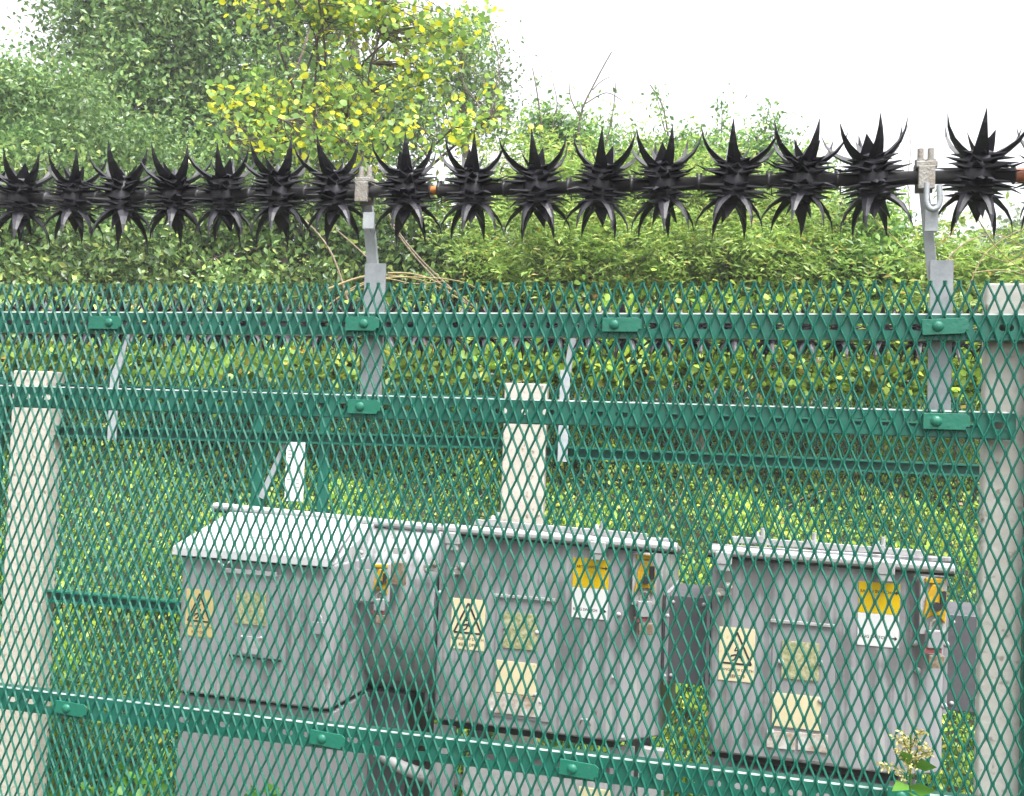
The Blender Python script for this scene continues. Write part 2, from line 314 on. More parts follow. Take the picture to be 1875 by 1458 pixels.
def tree(name, label, cat, base, trunk_top, tr, blobs, m, nclus, per, cr, size, shape='rhomb', nlimb=40, ntwig=0, group=None, bark='bark', comp=None, upb=.8, shell=.75):
    base = Vector(base); root = thing(name, label, cat, base, group)
    pts, cl = blob_points(blobs, nclus, per, cr, shell)
    dirs = None
    if comp: pts, dirs = compound(pts, *comp)
    leaves('crown', pts, size, m, root, shape, upb, dirs, root=root)
    mb = MB(); tp, trd = limb(base, trunk_top, tr, tr * .45, .05, 8); mb.tube(tp, trd, 9); mb.build('trunk', M[bark], root, recalc=False)
    lb = MB(); perm = RS.permutation(len(cl)); nh = max(4, min(16, nlimb // 6)); hubs = []
    for i in perm[:nh]:
        k = random.randint(3, 8); p, r = limb(tp[k], cl[i], trd[k] * .55, .009, .13, 8); lb.tube(p, r, 6, False); hubs.append(p)
    H = np.array([[tuple(q) for q in p] for p in hubs])
    for i in perm[nh:nh + nlimb]:
        d_ = np.linalg.norm(H - cl[i][None, None], axis=2) + RS.uniform(0, .25, H.shape[:2]); d_[:, :3] += 5; a_, b_ = np.unravel_index(np.argmin(d_), d_.shape)
        p, r = limb(hubs[a_][b_], cl[i], .006, .0025, .12, 5); lb.tube(p, r, 4, False)
        for _ in range(ntwig):
            q = p[random.randint(2, 5)]; e = q + Vector((random.uniform(-1, 1), random.uniform(-1, 1), random.uniform(-.3, 1))) * random.uniform(.08, .3)
            p2, r2 = limb(q, e, .003, .0015, .1, 3); lb.tube(p2, r2, 4, False)
    lb.build('branches', M[bark], root, recalc=False)
    return root

# ================================================================== ground and bank
def terr(x, y):
    if y < 4.05: z = 0.0
    elif y < 8.2:
        t = (y - 4.05) / 4.15; z = 1.75 * (t * .75 + .25 * math.sin(t * math.pi / 2))
    else: z = 1.75 + (y - 8.2) * .03
    return z + (.05 * math.sin(x * 1.7 + y) + .04 * math.sin(x * 3.1 - y * 2.3)) * min(1, max(0, (y - 3.6)))
xs = [-28, -20, -14, -10] + [-8 + i * .4 for i in range(41)] + [10, 14, 20, 28]
ys = [-8, -5, -3] + [-1 + i * .35 for i in range(32)] + [12, 15, 20, 28, 40]
g = MB(); W_ = len(xs)
g.add([(x, y, terr(x, y)) for y in ys for x in xs], [(j * W_ + i, j * W_ + i + 1, (j + 1) * W_ + i + 1, (j + 1) * W_ + i) for j in range(len(ys) - 1) for i in range(W_ - 1)], True)
tag(g.build('ground', M['soil'], recalc=False), 'earth ground rising to an overgrown bank', None, kind='structure')
# ground cover on the bank
def bank_leaves():
    N = 150000; y = 4.1 + (RS.uniform(0, 1, N) ** 1.15) * 4.6; x = RS.uniform(-1, 1, N) * (y * .62 + .5)
    kx, ky = x * 1.9, y * 1.9
    hum = .5 + .25 * np.sin(kx * 1.3 + 1) * np.sin(ky * 1.1) + .25 * np.sin(kx * 2.9 + ky * 2.3)
    keep = RS.uniform(0, 1, N) < (.55 + .45 * hum); x, y, hum = x[keep], y[keep], hum[keep]
    z = np.array([terr(a, b) for a, b in zip(x, y)]); h = (.10 + .34 * hum); z = z + h * RS.uniform(0, 1, len(x)) ** .6
    return np.stack([x, y, z], 1)
tag(leaves('ground_cover', bank_leaves(), .028, M['lf_bank'], None, 'round', 1.0), 'yellow green creeping leaves covering the bank behind the far fence', 'ground cover', kind='stuff')
N = 16000; gx = RS.uniform(-4.5, 5, N); gy = RS.uniform(2.3, 4.4, N)
tag(leaves('grass', np.stack([gx, gy, RS.uniform(0, .05, N)], 1), .10, M['lf_bank'], None, 'lance', .2, np.tile(np.array([0, 0, 1.0]), (N, 1))), 'rough grass around the foot of the cabinets', 'grass', kind='stuff')

# ================================================================== trees and shrubs
def bl(px, py, dep, rx, rz, ry=None):
    """blob from pixel centre, depth and pixel radii"""
    s = dep / FPX; return (tuple(at(px, py, dep)), (rx * s, (ry if ry else rx * s * .6), rz * s))
def base_at(px, dep): q = at(px, 700, dep); return (q.x, q.y, terr(q.x, q.y) - .05)
tree('hedge_shrub', 'dense dark green hedge shrub behind the left end of the spiked pipe', 'shrub', base_at(120, 8.0), at(120, 400, 8.0), .05,
     [bl(-80, 450, 8.0, 150, 120), bl(110, 420, 8.1, 170, 140), bl(60, 560, 7.8, 240, 110), bl(250, 520, 7.9, 170, 120)], M['lf_dark'], 1300, 24, .11, .062, upb=.9, nlimb=25)
tree('hedge_shrub', 'dense dark green hedge shrub behind the left steel bracket, with bare stems in front', 'shrub', base_at(520, 7.8), at(520, 420, 7.8), .05,
     [bl(420, 440, 8.1, 170, 120), bl(580, 420, 8.0, 160, 110), bl(740, 450, 7.9, 160, 130), bl(880, 520, 7.8, 130, 110), bl(560, 570, 7.7, 260, 90), bl(330, 590, 7.8, 200, 80)], M['lf_dark'], 1700, 24, .11, .060, upb=.9, nlimb=25)
tree('broadleaf_tree', 'tall grey green tree at the upper left with the sky showing beside it', 'tree', base_at(150, 11.5), at(150, -300, 11.5), .13,
     [bl(190, 40, 11.5, 130, 110), bl(330, 60, 11.2, 140, 150), bl(240, 190, 11.0, 170, 110), bl(420, 190, 11.3, 130, 120), bl(200, -150, 11.5, 170, 120), bl(430, -60, 11.5, 130, 130)], M['lf_tree'], 1300, 32, .16, .072, nlimb=50)
tree('broadleaf_tree', 'low spreading tree filling the far left edge below the patch of sky', 'tree', base_at(-40, 9.5), at(-20, 250, 9.5), .08,
     [bl(-60, 210, 9.5, 150, 110), bl(60, 230, 9.4, 140, 120), bl(20, 330, 9.2, 200, 110), bl(190, 310, 9.2, 180, 100)], M['lf_tree'], 1300, 34, .15, .056, nlimb=60)
tree('broadleaf_tree', 'dim grey green tree behind the yellow leaved tree', 'tree', base_at(620, 12), at(600, -200, 12), .12,
     [bl(520, 120, 12, 120, 160), bl(600, 220, 11.6, 190, 110), bl(700, 200, 12, 130, 110), bl(560, -60, 12, 110, 100), bl(430, 300, 11, 200, 90)], M['lf_tree'], 900, 30, .17, .072, nlimb=90)
tree('slender_tree', 'slim tree with thin foliage and pale trunk right of the yellow leaves', 'tree', base_at(838, 12), at(836, 60, 12), .07,
     [bl(860, 130, 12, 70, 90), bl(890, 210, 12, 60, 60), bl(800, 60, 12.2, 60, 50), bl(870, 60, 12.1, 40, 40)], M['lf_tree'], 190, 26, .15, .062, nlimb=35, ntwig=2)
yt = tree('yellow_leaved_tree', 'small tree with round leaves turning bright yellow above the spiked pipe', 'tree', base_at(590, 8.9), at(590, 150, 8.6), .04,
     [bl(600, 30, 8.3, 190, 90), bl(480, 190, 8.0, 110, 60), bl(630, 170, 8.1, 150, 90), bl(780, 130, 8.1, 110, 60), bl(850, 230, 7.6, 100, 45), bl(900, 215, 7.7, 45, 25), bl(640, 260, 7.6, 190, 50), bl(395, 178, 7.8, 48, 24), bl(820, 60, 8.1, 100, 45), bl(620, -60, 8.2, 200, 60), bl(470, 250, 7.6, 100, 30), bl(700, 30, 8.2, 120, 60)],
     M['lf_yel'], 640, 7, .10, .052, 'round', nlimb=420, ntwig=1, shell=.6)
tree('thicket_tree', 'thin twiggy tree against the white sky in the middle', 'tree', base_at(1100, 10), at(1090, 280, 10), .05,
     [bl(1060, 260, 10, 90, 60), bl(1000, 240, 10, 60, 60), bl(1150, 300, 10, 110, 50)], M['lf_mid'], 230, 17, .12, .062, nlimb=160, ntwig=2, shell=.6)
tree('thicket_tree', 'sparse dark tree with upright leafy shoots right of the middle', 'tree', base_at(1330, 9.5), at(1330, 300, 9.5), .05,
     [bl(1290, 285, 9.5, 110, 50), bl(1390, 285, 9.6, 90, 60), bl(1480, 350, 9.3, 80, 65), bl(1560, 430, 9.0, 80, 70), bl(1330, 330, 9.4, 150, 60), bl(1210, 290, 9.6, 60, 50)], M['lf_mid'], 400, 18, .11, .06, nlimb=200, ntwig=2, shell=.6)
tree('elder_shrub', 'bright green shrub with divided leaves behind the middle of the spiked pipe', 'shrub', base_at(1050, 7.2), at(1050, 400, 7.2), .04,
     [bl(980, 355, 7.3, 120, 80), bl(1120, 365, 7.2, 140, 80), bl(1050, 455, 7.0, 200, 90)], M['lf_elder'], 700, 8, .17, .046, 'lance', nlimb=80, ntwig=2, comp=(3, .15), shell=.6)
tree('elder_shrub', 'bright green shrub with divided leaves left of the right steel bracket', 'shrub', base_at(1350, 7.1), at(1350, 400, 7.1), .04,
     [bl(1300, 370, 7.2, 120, 65), bl(1240, 320, 7.4, 70, 50), bl(1420, 410, 7.0, 140, 70), bl(1330, 470, 6.9, 240, 80), bl(1540, 490, 7.0, 130, 50)], M['lf_elder'], 740, 8, .17, .046, 'lance', nlimb=80, ntwig=2, comp=(3, .15), shell=.6)
tree('bramble_bush', 'low yellow green bush with arching stems at the far right', 'shrub', base_at(1760, 6.8), at(1760, 520, 6.8), .02,
     [bl(1660, 490, 6.9, 110, 65), bl(1780, 500, 6.8, 120, 60), bl(1600, 450, 7.2, 60, 50), bl(1890, 540, 6.8, 120, 50), bl(1720, 590, 6.7, 200, 60)], M['lf_elder'], 520, 7, .15, .055, 'lance', nlimb=25, ntwig=2, comp=(2, .1), bark='twig')
tree('distant_tree', 'dim bushy tree far off at the right edge of the picture', 'tree', base_at(1870, 20), at(1870, 470, 20), .12,
     [bl(1850, 480, 20, 60, 50), bl(1920, 460, 20, 80, 80)], M['lf_far'], 300, 22, .28, .15, nlimb=12)
tree('hedge_shrub', 'dark hedge shrub glimpsed behind the bright green shrubs in the middle', 'shrub', base_at(1250, 8.6), at(1250, 500, 8.6), .05,
     [bl(1000, 540, 8.5, 200, 90), bl(1300, 540, 8.6, 240, 90), bl(1560, 560, 8.5, 160, 60), bl(1760, 600, 8.4, 170, 60), bl(1100, 620, 8.2, 300, 60), bl(1500, 630, 8.2, 300, 60)], M['lf_ivy'], 1500, 24, .13, .062, nlimb=10)
tree('laurel_shrub', 'dark green leafy shrub just left of the right steel bracket', 'shrub', base_at(1590, 6.9), at(1590, 430, 6.9), .03,
     [bl(1590, 420, 6.9, 62, 62), bl(1550, 480, 6.8, 60, 45), bl(1610, 500, 6.8, 60, 50)], M['lf_mid'], 190, 22, .09, .05, nlimb=40)
# bank-side shrubs hide the foot of the hedge
tree('ivy_mound', 'mound of ivy on the bank between the left and middle concrete posts', 'shrub', base_at(450, 6.6), at(450, 650, 6.6), .03,
     [bl(200, 650, 6.9, 260, 70), bl(520, 680, 6.6, 240, 80), bl(780, 660, 6.7, 180, 80), bl(0, 640, 7.0, 180, 70)], M['lf_ivy'], 800, 24, .12, .05, 'round', nlimb=10)
tree('ivy_mound', 'yellow green mound of creepers on the bank right of the middle concrete post', 'shrub', base_at(1300, 6.4), at(1300, 650, 6.4), .03,
     [bl(1080, 640, 6.6, 200, 80), bl(1350, 640, 6.5, 220, 90), bl(1640, 660, 6.5, 200, 90), bl(1850, 670, 6.5, 150, 90)], M['lf_bank'], 900, 24, .12, .042, 'round', nlimb=10)
# bare arching stems
def stems(name, label, paths, m, base, r0=.008, group=None):
    root = thing(name, label, 'branches', base, group)
    for p in paths:
        dep = p[0]; P = [at(x, y, dep + .03 * i) for i, (x, y) in enumerate(p[1])]
        Q = []
        for i in range(len(P) - 1):
            for k in range(4):
                t = k / 4; a = P[max(i - 1, 0)]; b = P[i]; c = P[i + 1]; d = P[min(i + 2, len(P) - 1)]
                Q.append(.5 * ((2 * b) + (c - a) * t + (2 * a - 5 * b + 4 * c - d) * t * t + (3 * b - a - 3 * c + d) * t ** 3))
        Q.append(P[-1]); n = len(Q)
        MB().tube(Q, [r0 * p[2] * (1 - .6 * i / n) for i in range(n)], 6).build('stem', m, root, recalc=False)
    return root
stems('bare_stems', 'pale bare stems slanting down behind the left steel bracket', [
    (6.6, [(700, 560), (860, 560), (775, 480), (720, 410), (700, 350)][1:], 1), (6.55, [(830, 545), (760, 470), (715, 410)], .9),
    (6.7, [(640, 560), (610, 470), (575, 420), (540, 390)], 1.1), (6.6, [(700, 500), (655, 455), (615, 420)], .9),
    (6.5, [(860, 690), (800, 640), (740, 600), (700, 540)], 1.2), (6.5, [(800, 700), (850, 640), (870, 590)], 1), (6.6, [(600, 740), (640, 660), (655, 590)], 1)], M['twig'], base_at(720, 6.6))
stems('lichen_stems', 'yellow lichen covered stems arching over the fence top beside the left bracket', [
    (6.3, [(600, 530), (660, 508), (720, 505), (790, 520), (860, 560)], 1.1), (6.3, [(630, 540), (690, 512), (760, 508), (840, 515), (900, 540)], .8),
    (6.25, [(600, 560), (650, 525), (700, 510), (760, 520), (810, 515)], .7), (6.35, [(710, 500), (770, 505), (850, 545), (900, 600)], .8)], M['lichen'], base_at(760, 6.3))
stems('bare_stems', 'thin bare twig standing against the sky beside the right steel bracket', [
    (8, [(1680, 480), (1668, 400), (1662, 330), (1668, 270), (1660, 225)], .6), (8, [(1666, 350), (1650, 300), (1640, 270)], .35), (8, [(1668, 300), (1676, 260), (1672, 225)], .3),
    (8, [(1700, 470), (1730, 380), (1755, 330)], .5), (8, [(1670, 430), (1645, 360), (1650, 330)], .35)], M['twig'], base_at(1670, 8))
stems('bare_stems', 'bare forked twigs rising into the white sky in the middle', [
    (9.5, [(1060, 300), (1062, 215), (1090, 150), (1120, 95)], 1.5), (9.5, [(1062, 215), (1045, 180), (1042, 150)], .9), (9.5, [(1085, 165), (1100, 150), (1118, 140)], .8), (9.5, [(1072, 190), (1110, 170), (1140, 185)], .8),
    (9.5, [(1000, 300), (985, 180), (975, 125)], 1.1), (9.5, [(1230, 300), (1215, 200), (1190, 155)], 1.3), (9.5, [(1100, 300), (1120, 220), (1128, 150)], 1), (9.5, [(1010, 240), (1020, 190), (1012, 150)], .8)], M['bark'], base_at(1070, 9.5))
stems('bramble_canes', 'yellowish bramble canes criss-crossing at the right edge', [
    (6.2, [(1700, 520), (1760, 450), (1830, 430), (1900, 470)], .7), (6.2, [(1770, 540), (1800, 470), (1860, 425), (1920, 410)], .6), (6.1, [(1790, 400), (1830, 460), (1880, 500)], .5),
    (6.2, [(1780, 500), (1840, 495), (1900, 510)], .6), (6.2, [(1750, 420), (1700, 470), (1690, 540)], .5), (6.1, [(1600, 400), (1640, 440), (1690, 480)], .4), (6.2, [(1790, 460), (1850, 480), (1900, 455)], .4)], M['lichen'], base_at(1800, 6.2))

stems('dead_stalks', 'thin pale dead stalks leaning over the bank above the middle and right cabinets', [
    (4.6, [(1205, 1000), (1235, 930), (1268, 870)], .45), (4.7, [(1180, 1010), (1150, 940), (1100, 890)], .35), (4.6, [(1330, 960), (1290, 900), (1240, 860)], .3), (4.5, [(1045, 930), (1075, 880), (1082, 850)], .35),
    (4.8, [(860, 930), (900, 880), (890, 830)], .3), (4.7, [(1420, 940), (1500, 900), (1560, 905)], .3)], M['twig'], (.5, 4.6, .4))
# leafy shoots sticking up from the thicket
def shoot(px, py0, py1, dep, lean, label):
    root = thing('leafy_shoot', label, 'shoot', at(px, py0, dep), 'leafy shoots against the sky'); a = at(px, py0, dep); b = at(px + lean, py1, dep); p, r = limb(a, b, .008, .002, .06, 6)
    MB().tube(p, r, 5).build('stem', M['bark'], root, recalc=False)
    P = [p[0].lerp(p[-1], random.random()) + Vector([random.gauss(0, .05) for _ in range(3)]) for _ in range(110)]
    leaves('foliage', [tuple(q) for q in P], .05, M['lf_mid'], root, 'rhomb', .5, root=root)
shoot(1225, 280, 160, 9.4, -25, 'leafy shoot leaning left, leftmost of the shoots against the sky')
shoot(1320, 270, 180, 9.4, 2, 'upright leafy shoot, second from the left against the sky')
shoot(1395, 280, 190, 9.4, 14, 'leafy shoot leaning right, third from the left against the sky')
shoot(1425, 300, 215, 9.4, -6, 'short leafy shoot, rightmost of the shoots against the sky')

# ================================================================== expanded metal
def expanded(plane, u0, u1, z1, z0, swm, lwm, off, wide, thk, phi=48):
    p2 = swm / 2; rows = int((z1 - z0) / (lwm / 2)); i0 = int(math.floor(u0 / p2)); i1 = int(math.ceil(u1 / p2)); bl_ = .062 * lwm; wv = wide * .80
    V = []; F = []; n = np.array(plane.n); e = np.array(plane.e); Z = np.array([0, 0, 1.0]); O = np.array(plane.o); ph = math.radians(phi)
    for i in range(i0, i1):
        pu = []; pz = []
        for k in range(rows + 1):
            z = z1 - k * lwm / 2
            u = i * p2 + wv / 2 if (i % 2) == (k % 2) else (i + 1) * p2 - wv / 2
            pu += [u, u]; pz += [z + bl_, z - bl_]
        pu = np.array(pu); pz = np.array(pz); m = len(pu)
        cu = np.round(pu / p2) * p2; cz = np.repeat(np.arange(rows + 1), 2) * 1.0      # bond column and row: neighbours bend together
        pu = pu + .0007 * np.sin(cu * 571 + cz * 2.9) + .0011 * np.sin(cu * 9 + cz * .37); pz = pz + .0010 * np.sin(cu * 313 + cz * 1.7) + .0012 * np.sin(cu * 7.3 - cz * .21)
        wv_ = .0012 * np.sin(cu * 12 + cz * .3) + .0008 * np.sin(cu * 41 + cz * .9); pz[0] = z1 + .004
        tu = np.zeros(m); tz = np.zeros(m); tu[1:-1] = (pu[2:] - pu[:-2]); tz[1:-1] = pz[2:] - pz[:-2]; tu[0] = 0; tz[0] = -1; tu[-1] = 0; tz[-1] = -1
        L = np.hypot(tu, tz); tu /= L; tz /= L
        r = (-tz)[:, None] * e + tu[:, None] * Z           # in-plane perpendicular pointing right
        q = math.cos(ph) * n + math.sin(ph) * r; md = math.cos(ph) * r - math.sin(ph) * n
        c = O + n * off + pu[:, None] * e + wv_[:, None] * n; c[:, 2] = pz
        b = len(V)
        ring = np.stack([c + md * wide / 2 + q * thk / 2, c + md * wide / 2 - q * thk / 2, c - md * wide / 2 - q * thk / 2, c - md * wide / 2 + q * thk / 2], 1).reshape(-1, 3)
        V.extend(ring.tolist())
        for j in range(m - 1):
            for k in range(4): F.append((b + j * 4 + k, b + j * 4 + (k + 1) % 4, b + (j + 1) * 4 + (k + 1) % 4, b + (j + 1) * 4 + k))
        F.append((b, b + 1, b + 2, b + 3))
    return V, F
def mesh_obj(name, V, F, m, root):
    o0 = root.location; V = np.array(V) - np.array(o0)
    me = bpy.data.meshes.new(name); me.from_pydata(V.tolist(), [], F); me.update(); me.materials.append(m)
    ob = bpy.data.objects.new(name, me); C.objects.link(ob); ob.parent = root; return ob
def slotted_rail(root, plane, xa, ya, xb, yb, off, h=.047, depth=.03, pitch=.05, phase=.0, ua=None, ub=None):
    A = plane.p(xa, ya, off); B = plane.p(xb, yb, off); e = (B - A).normalized()
    if ua: A = A - e * ua
    if ub: B = B + e * ub
    L = (B - A).length; n = plane.n; z = Vector((0, 0, 1)); mb = MB(); k = int(L / pitch); p = L / k
    hw, hh, c = .0125, .0062, .0035
    for i in range(k):
        o = A + e * (i * p); cx = p / 2; cy = -h / 2
        if random.random() < .12: hw_ = .007
        else: hw_ = hw
        inner = [(-hw_, -hh + c), (-hw_ + c, -hh), (hw_ - c, -hh), (hw_, -hh + c), (hw_, hh - c), (hw_ - c, hh), (-hw_ + c, hh), (-hw_, hh - c)]
        outer = [(-p / 2, -h / 2), (-p / 2 + .01, -h / 2), (p / 2 - .01, -h / 2), (p / 2, -h / 2), (p / 2, h / 2), (p / 2 - .01, h / 2), (-p / 2 + .01, h / 2), (-p / 2, h / 2)]
        vs = [o + e * (cx + a) + z * (cy + b) for a, b in outer] + [o + e * (cx + a) + z * (cy + b) for a, b in inner]
        mb.add(vs, [(j, (j + 1) % 8, 8 + (j + 1) % 8, 8 + j) for j in range(8)])
    d = -n * depth
    mb.add([A, B, B + d, A + d], [(0, 1, 2, 3)]); lo = -z * h
    mb.add([A + lo, B + lo, B + lo + d, A + lo + d], [(3, 2, 1, 0)])
    ob = mb.build('rail', M['green_rail'], root); m = ob.modifiers.new('sheet', 'SOLIDIFY'); m.thickness = .0025; m.offset = -1
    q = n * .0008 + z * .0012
    MB().bar(A + q, B + q, .0042, .0026, n).build('edge_highlight', M['edge'], root, ob)  # pale strip stands in for the lit rim along the rail top
    return ob
def clamp(root, plane, cx, cy, wpx, hpx, bx, off, tilt=0, m='plate'):
    u, v, wd, hg = plane.rect(cx - wpx / 2, cy - hpx / 2, cx + wpx / 2, cy + hpx / 2, off)
    a = math.radians(tilt); e = plane.e * math.cos(a) + plane.z * math.sin(a); zz = plane.z * math.cos(a) - plane.e * math.sin(a); c = plane.P(u, v, off)
    W, H = wd / 2, hg / 2
    poly = [(-W, -H), (W - .008, -H), (W - .006, -H * .62), (W, -H * .6), (W, H * .62), (W - .008, H)] + [(-W, H * .98)]
    mb = MB().prism([c + e * a_ + zz * b_ for a_, b_ in poly], plane.n * .0028)
    o = mb.build('clamp_plate', M[m], root, bevel=.0009)
    b = plane.P(plane.uv(bx, cy, off)[0], v, off + .0028); MB().dome(b, plane.n, .0105, .006).build('bolt', M['plate'], root, o)
    return o
def post_block(root, plane, x0, x1, ytop, off, thick, m, name='post', zb=-.1):
    """rectangular upright: pixel x range at the top, pixel y of the top"""
    ua, v = plane.uv(x0, ytop, off); ub, _ = plane.uv(x1, ytop, off); top = plane.P(0, v).z; c = (ua + ub) / 2; hw = (ub - ua) / 2
    mb = MB(); H = (top - zb) / 2
    cen = plane.P(c, 0, off - thick / 2); cen.z = zb + H
    mb.box(cen, plane.e * hw, plane.n * thick / 2, Vector((0, 0, H)))
    return mb.build(name, M[m], root, bevel=.006)

# ================================================================== front fence
ff = thing('security_fence', 'near green diamond mesh fence with three slotted rails, crossing the whole view', 'fence', FP.P(0, 0) * 1)
ff.location.z = 0
ztop = FP.p(937, 517).z
u0 = FP.uv(895.7, 520)[0]
class Sh: pass
SP = Plane(937.5, 729, 2.07, math.atan(0.25)); SP.o = FP.P(u0 % .0247, 0)
V, F = expanded(SP, -2.2, 1.75, ztop - .004, .05, .0247, .0577, 0, .0044, .0024)
mesh_obj('mesh_panel', V, F, M['green'], ff)
slotted_rail(ff, FP, 0, 572.7, 1875, 577.5, -.006, ua=.6, ub=.3)
slotted_rail(ff, FP, 0, 707.0, 1860, 757.5, -.006, ua=.6)
slotted_rail(ff, FP, 0, 1258, 1700, 1456, -.006, h=.05, ua=.6, ub=.7)
OFF = .0035
for a in [(193, 591, 60, 24, 201, 0), (664, 593, 62, 26, 667, 0), (1139, 595, 72, 26, 1125, 0), (1731, 598, 86, 29, 1717, 3), (667, 745, 60, 26, 660, 0), (1733, 772, 86, 30, 1714, 0),
          (131, 1298, 58, 24, 123, -3), (600, 1354, 64, 27, 590, -4), (1060, 1409, 72, 29, 1048, -4), (1664, 1460, 80, 29, 1650, -4)]:
    clamp(ff, FP, *a[:5], OFF, a[5])
post_block(ff, FP, 1806, 1945, 518, -.04, .035, 'pale_conc', 'concrete_post')
post_block(ff, FP, 1884, 1910, 625, -.012, .025, 'green_rail', 'green_upright')

# ================================================================== steel brackets carrying the spiked pipes
def bracket(plane, label, x0, x1, ya, yb, arm0, arm1, armw, pipe, off, s=1.0, hook=False, grp='steel brackets carrying the spiked pipes'):
    base = plane.p((x0 + x1) / 2, yb, off); root = thing('steel_bracket', label, 'bracket', base, grp)
    u, v, wd, _ = plane.rect(x0, ya, x1, ya + 4, off); top = plane.P(u, v, off); bot = Vector((top.x, top.y, base.z))
    MB().bar(bot, top, wd, .006, plane.e).build('flat_bar', M['galv'], root, bevel=.001)
    a = plane.p(*arm0, off - .008); b = plane.p(*arm1, off - .004)
    MB().bar(a, b, armw, .007, plane.e + plane.n * .3).build('arm', M['galv'], root, bevel=.001)
    pc = plane.p(*pipe, 0); n = plane.n; e = plane.e; z = plane.z
    # saddle, U bolt and nuts round the pipe
    sb = MB(); sb.box(pc + z * .021 * s + e * 0, e * .019 * s, n * .021 * s, z * .006 * s); sb.box(pc - n * .017 * s - z * .004 * s, e * .016 * s, n * .004, z * .022 * s); sb.box(pc + n * .018 * s - z * .004 * s, e * .015 * s, n * .004, z * .022 * s)
    sb.build('saddle', M['rustgalv'], root, bevel=.002)
    ub = MB()
    for sg in (-1, 1):
        q = pc + e * sg * .009 * s; ub.tube([q - z * .018 * s, q + z * .055 * s], .0062 * s, 8)
        ub.tube([q + z * .026 * s, q + z * .034 * s], .0105 * s, 6)
    ub.build('u_bolt', M['rustgalv'], root)
    if hook:
        pts = [pc + z * (-.015) + n * .02]
        for k in range(9):
            t = math.pi * k / 8; pts.append(pc + n * .02 + z * (-.048 - .018 * math.sin(t)) + e * (.012 - .012 * math.cos(t)))
        pts.append(pc + n * .02 + z * (-.02) + e * .022)
        MB().tube(pts, .0055, 8).build('shackle', M['galv'], root, recalc=False)
        MB().box(pc + n * .004 - z * .078 + e * .012, e * .012, n * .003, z * .026).build('tongue_plate', M['galv'], root, bevel=.001)
    else:
        MB().box(pc + n * .012 - z * .066 * s + e * .017 * s, e * .013 * s, n * .003, z * .018 * s).build('tongue_plate', M['galv'], root, bevel=.001)
    return root
PIPE = [(-200, 372), (0, 366), (300, 361), (600, 353), (985, 345), (1340, 334), (1590, 328), (1875, 321), (2000, 318)]
def pipe_y(x): return float(np.interp(x, [p[0] for p in PIPE], [p[1] for p in PIPE]))
bracket(FP, 'grey steel bracket holding the near spiked pipe, left of the two', 669, 707, 481, 738, (686, 520), (670, 345), .029, (668, pipe_y(668)), -.042)
bracket(FP, 'grey steel bracket with a shackle holding the near spiked pipe, right of the two', 1703, 1746, 475, 758, (1708, 510), (1692, 345), .019, (1694, pipe_y(1694)), -.042, hook=True)
BPY = lambda x: float(np.interp(x, [-100, 100, 1700, 1900], [590, 592, 612, 615]))
bracket(BP, 'slim steel bracket holding the far spiked pipe, seen through the mesh at the left', 203, 219, 668, 806, (210, 700), (236, 600), .026, (236, BPY(236)), .03, .8)
bracket(BP, 'slim steel bracket holding the far spiked pipe, right of the middle concrete post', 1026, 1044, 676, 846, (1036, 700), (1052, 605), .026, (1052, BPY(1052)), .03, .8)

# ================================================================== spiked pipes and star rollers
def claw(mb, base, d0, pts, wid, thk):
    """curved horn: pts list of (radius, height), d0 outward unit, V section"""
    side = Vector((0, 0, 1)).cross(d0); P = [base + d0 * r + Vector((0, 0, h)) for r, h in pts]; n = len(P); vs = []
    for i, p in enumerate(P):
        t = (P[min(i + 1, n - 1)] - P[max(i - 1, 0)]).normalized(); nn = side.cross(t); k = (1 - (i / (n - 1)) ** 1.35); a = wid / 2 * k + .0004; b = thk * k + .0003
        vs += [p - side * a, p - nn * b, p + side * a, p + nn * b * .45]
    fs = [(i * 4 + k, i * 4 + (k + 1) % 4, (i + 1) * 4 + (k + 1) % 4, (i + 1) * 4 + k) for i in range(n - 1) for k in range(4)] + [(0, 1, 2, 3)]
    mb.add(vs, fs); return mb
def star_disc(mb, z, npt, ro, ri, thk, droop, rot):
    vs = []; m = npt * 2
    for k in range(m):
        a = rot + math.pi * 2 * k / m; r = (ro * random.uniform(.86, 1.12)) if k % 2 == 0 else ri; zz = z - (droop if k % 2 == 0 else 0)
        vs.append((r * math.cos(a), r * math.sin(a), zz + (thk / 2 if k % 2 else .0004)))
    vs2 = [(x, y, zz - (thk if k % 2 else .0012)) for k, (x, y, zz) in enumerate(vs)]
    vs = vs + vs2 + [(0, 0, z + thk / 2), (0, 0, z - thk / 2)]
    fs = [(k, (k + 1) % m, 2 * m) for k in range(m)] + [(m + (k + 1) % m, m + k, 2 * m + 1) for k in range(m)] + [(k, m + k, m + (k + 1) % m, (k + 1) % m) for k in range(m)]
    mb.add(vs, fs); return mb
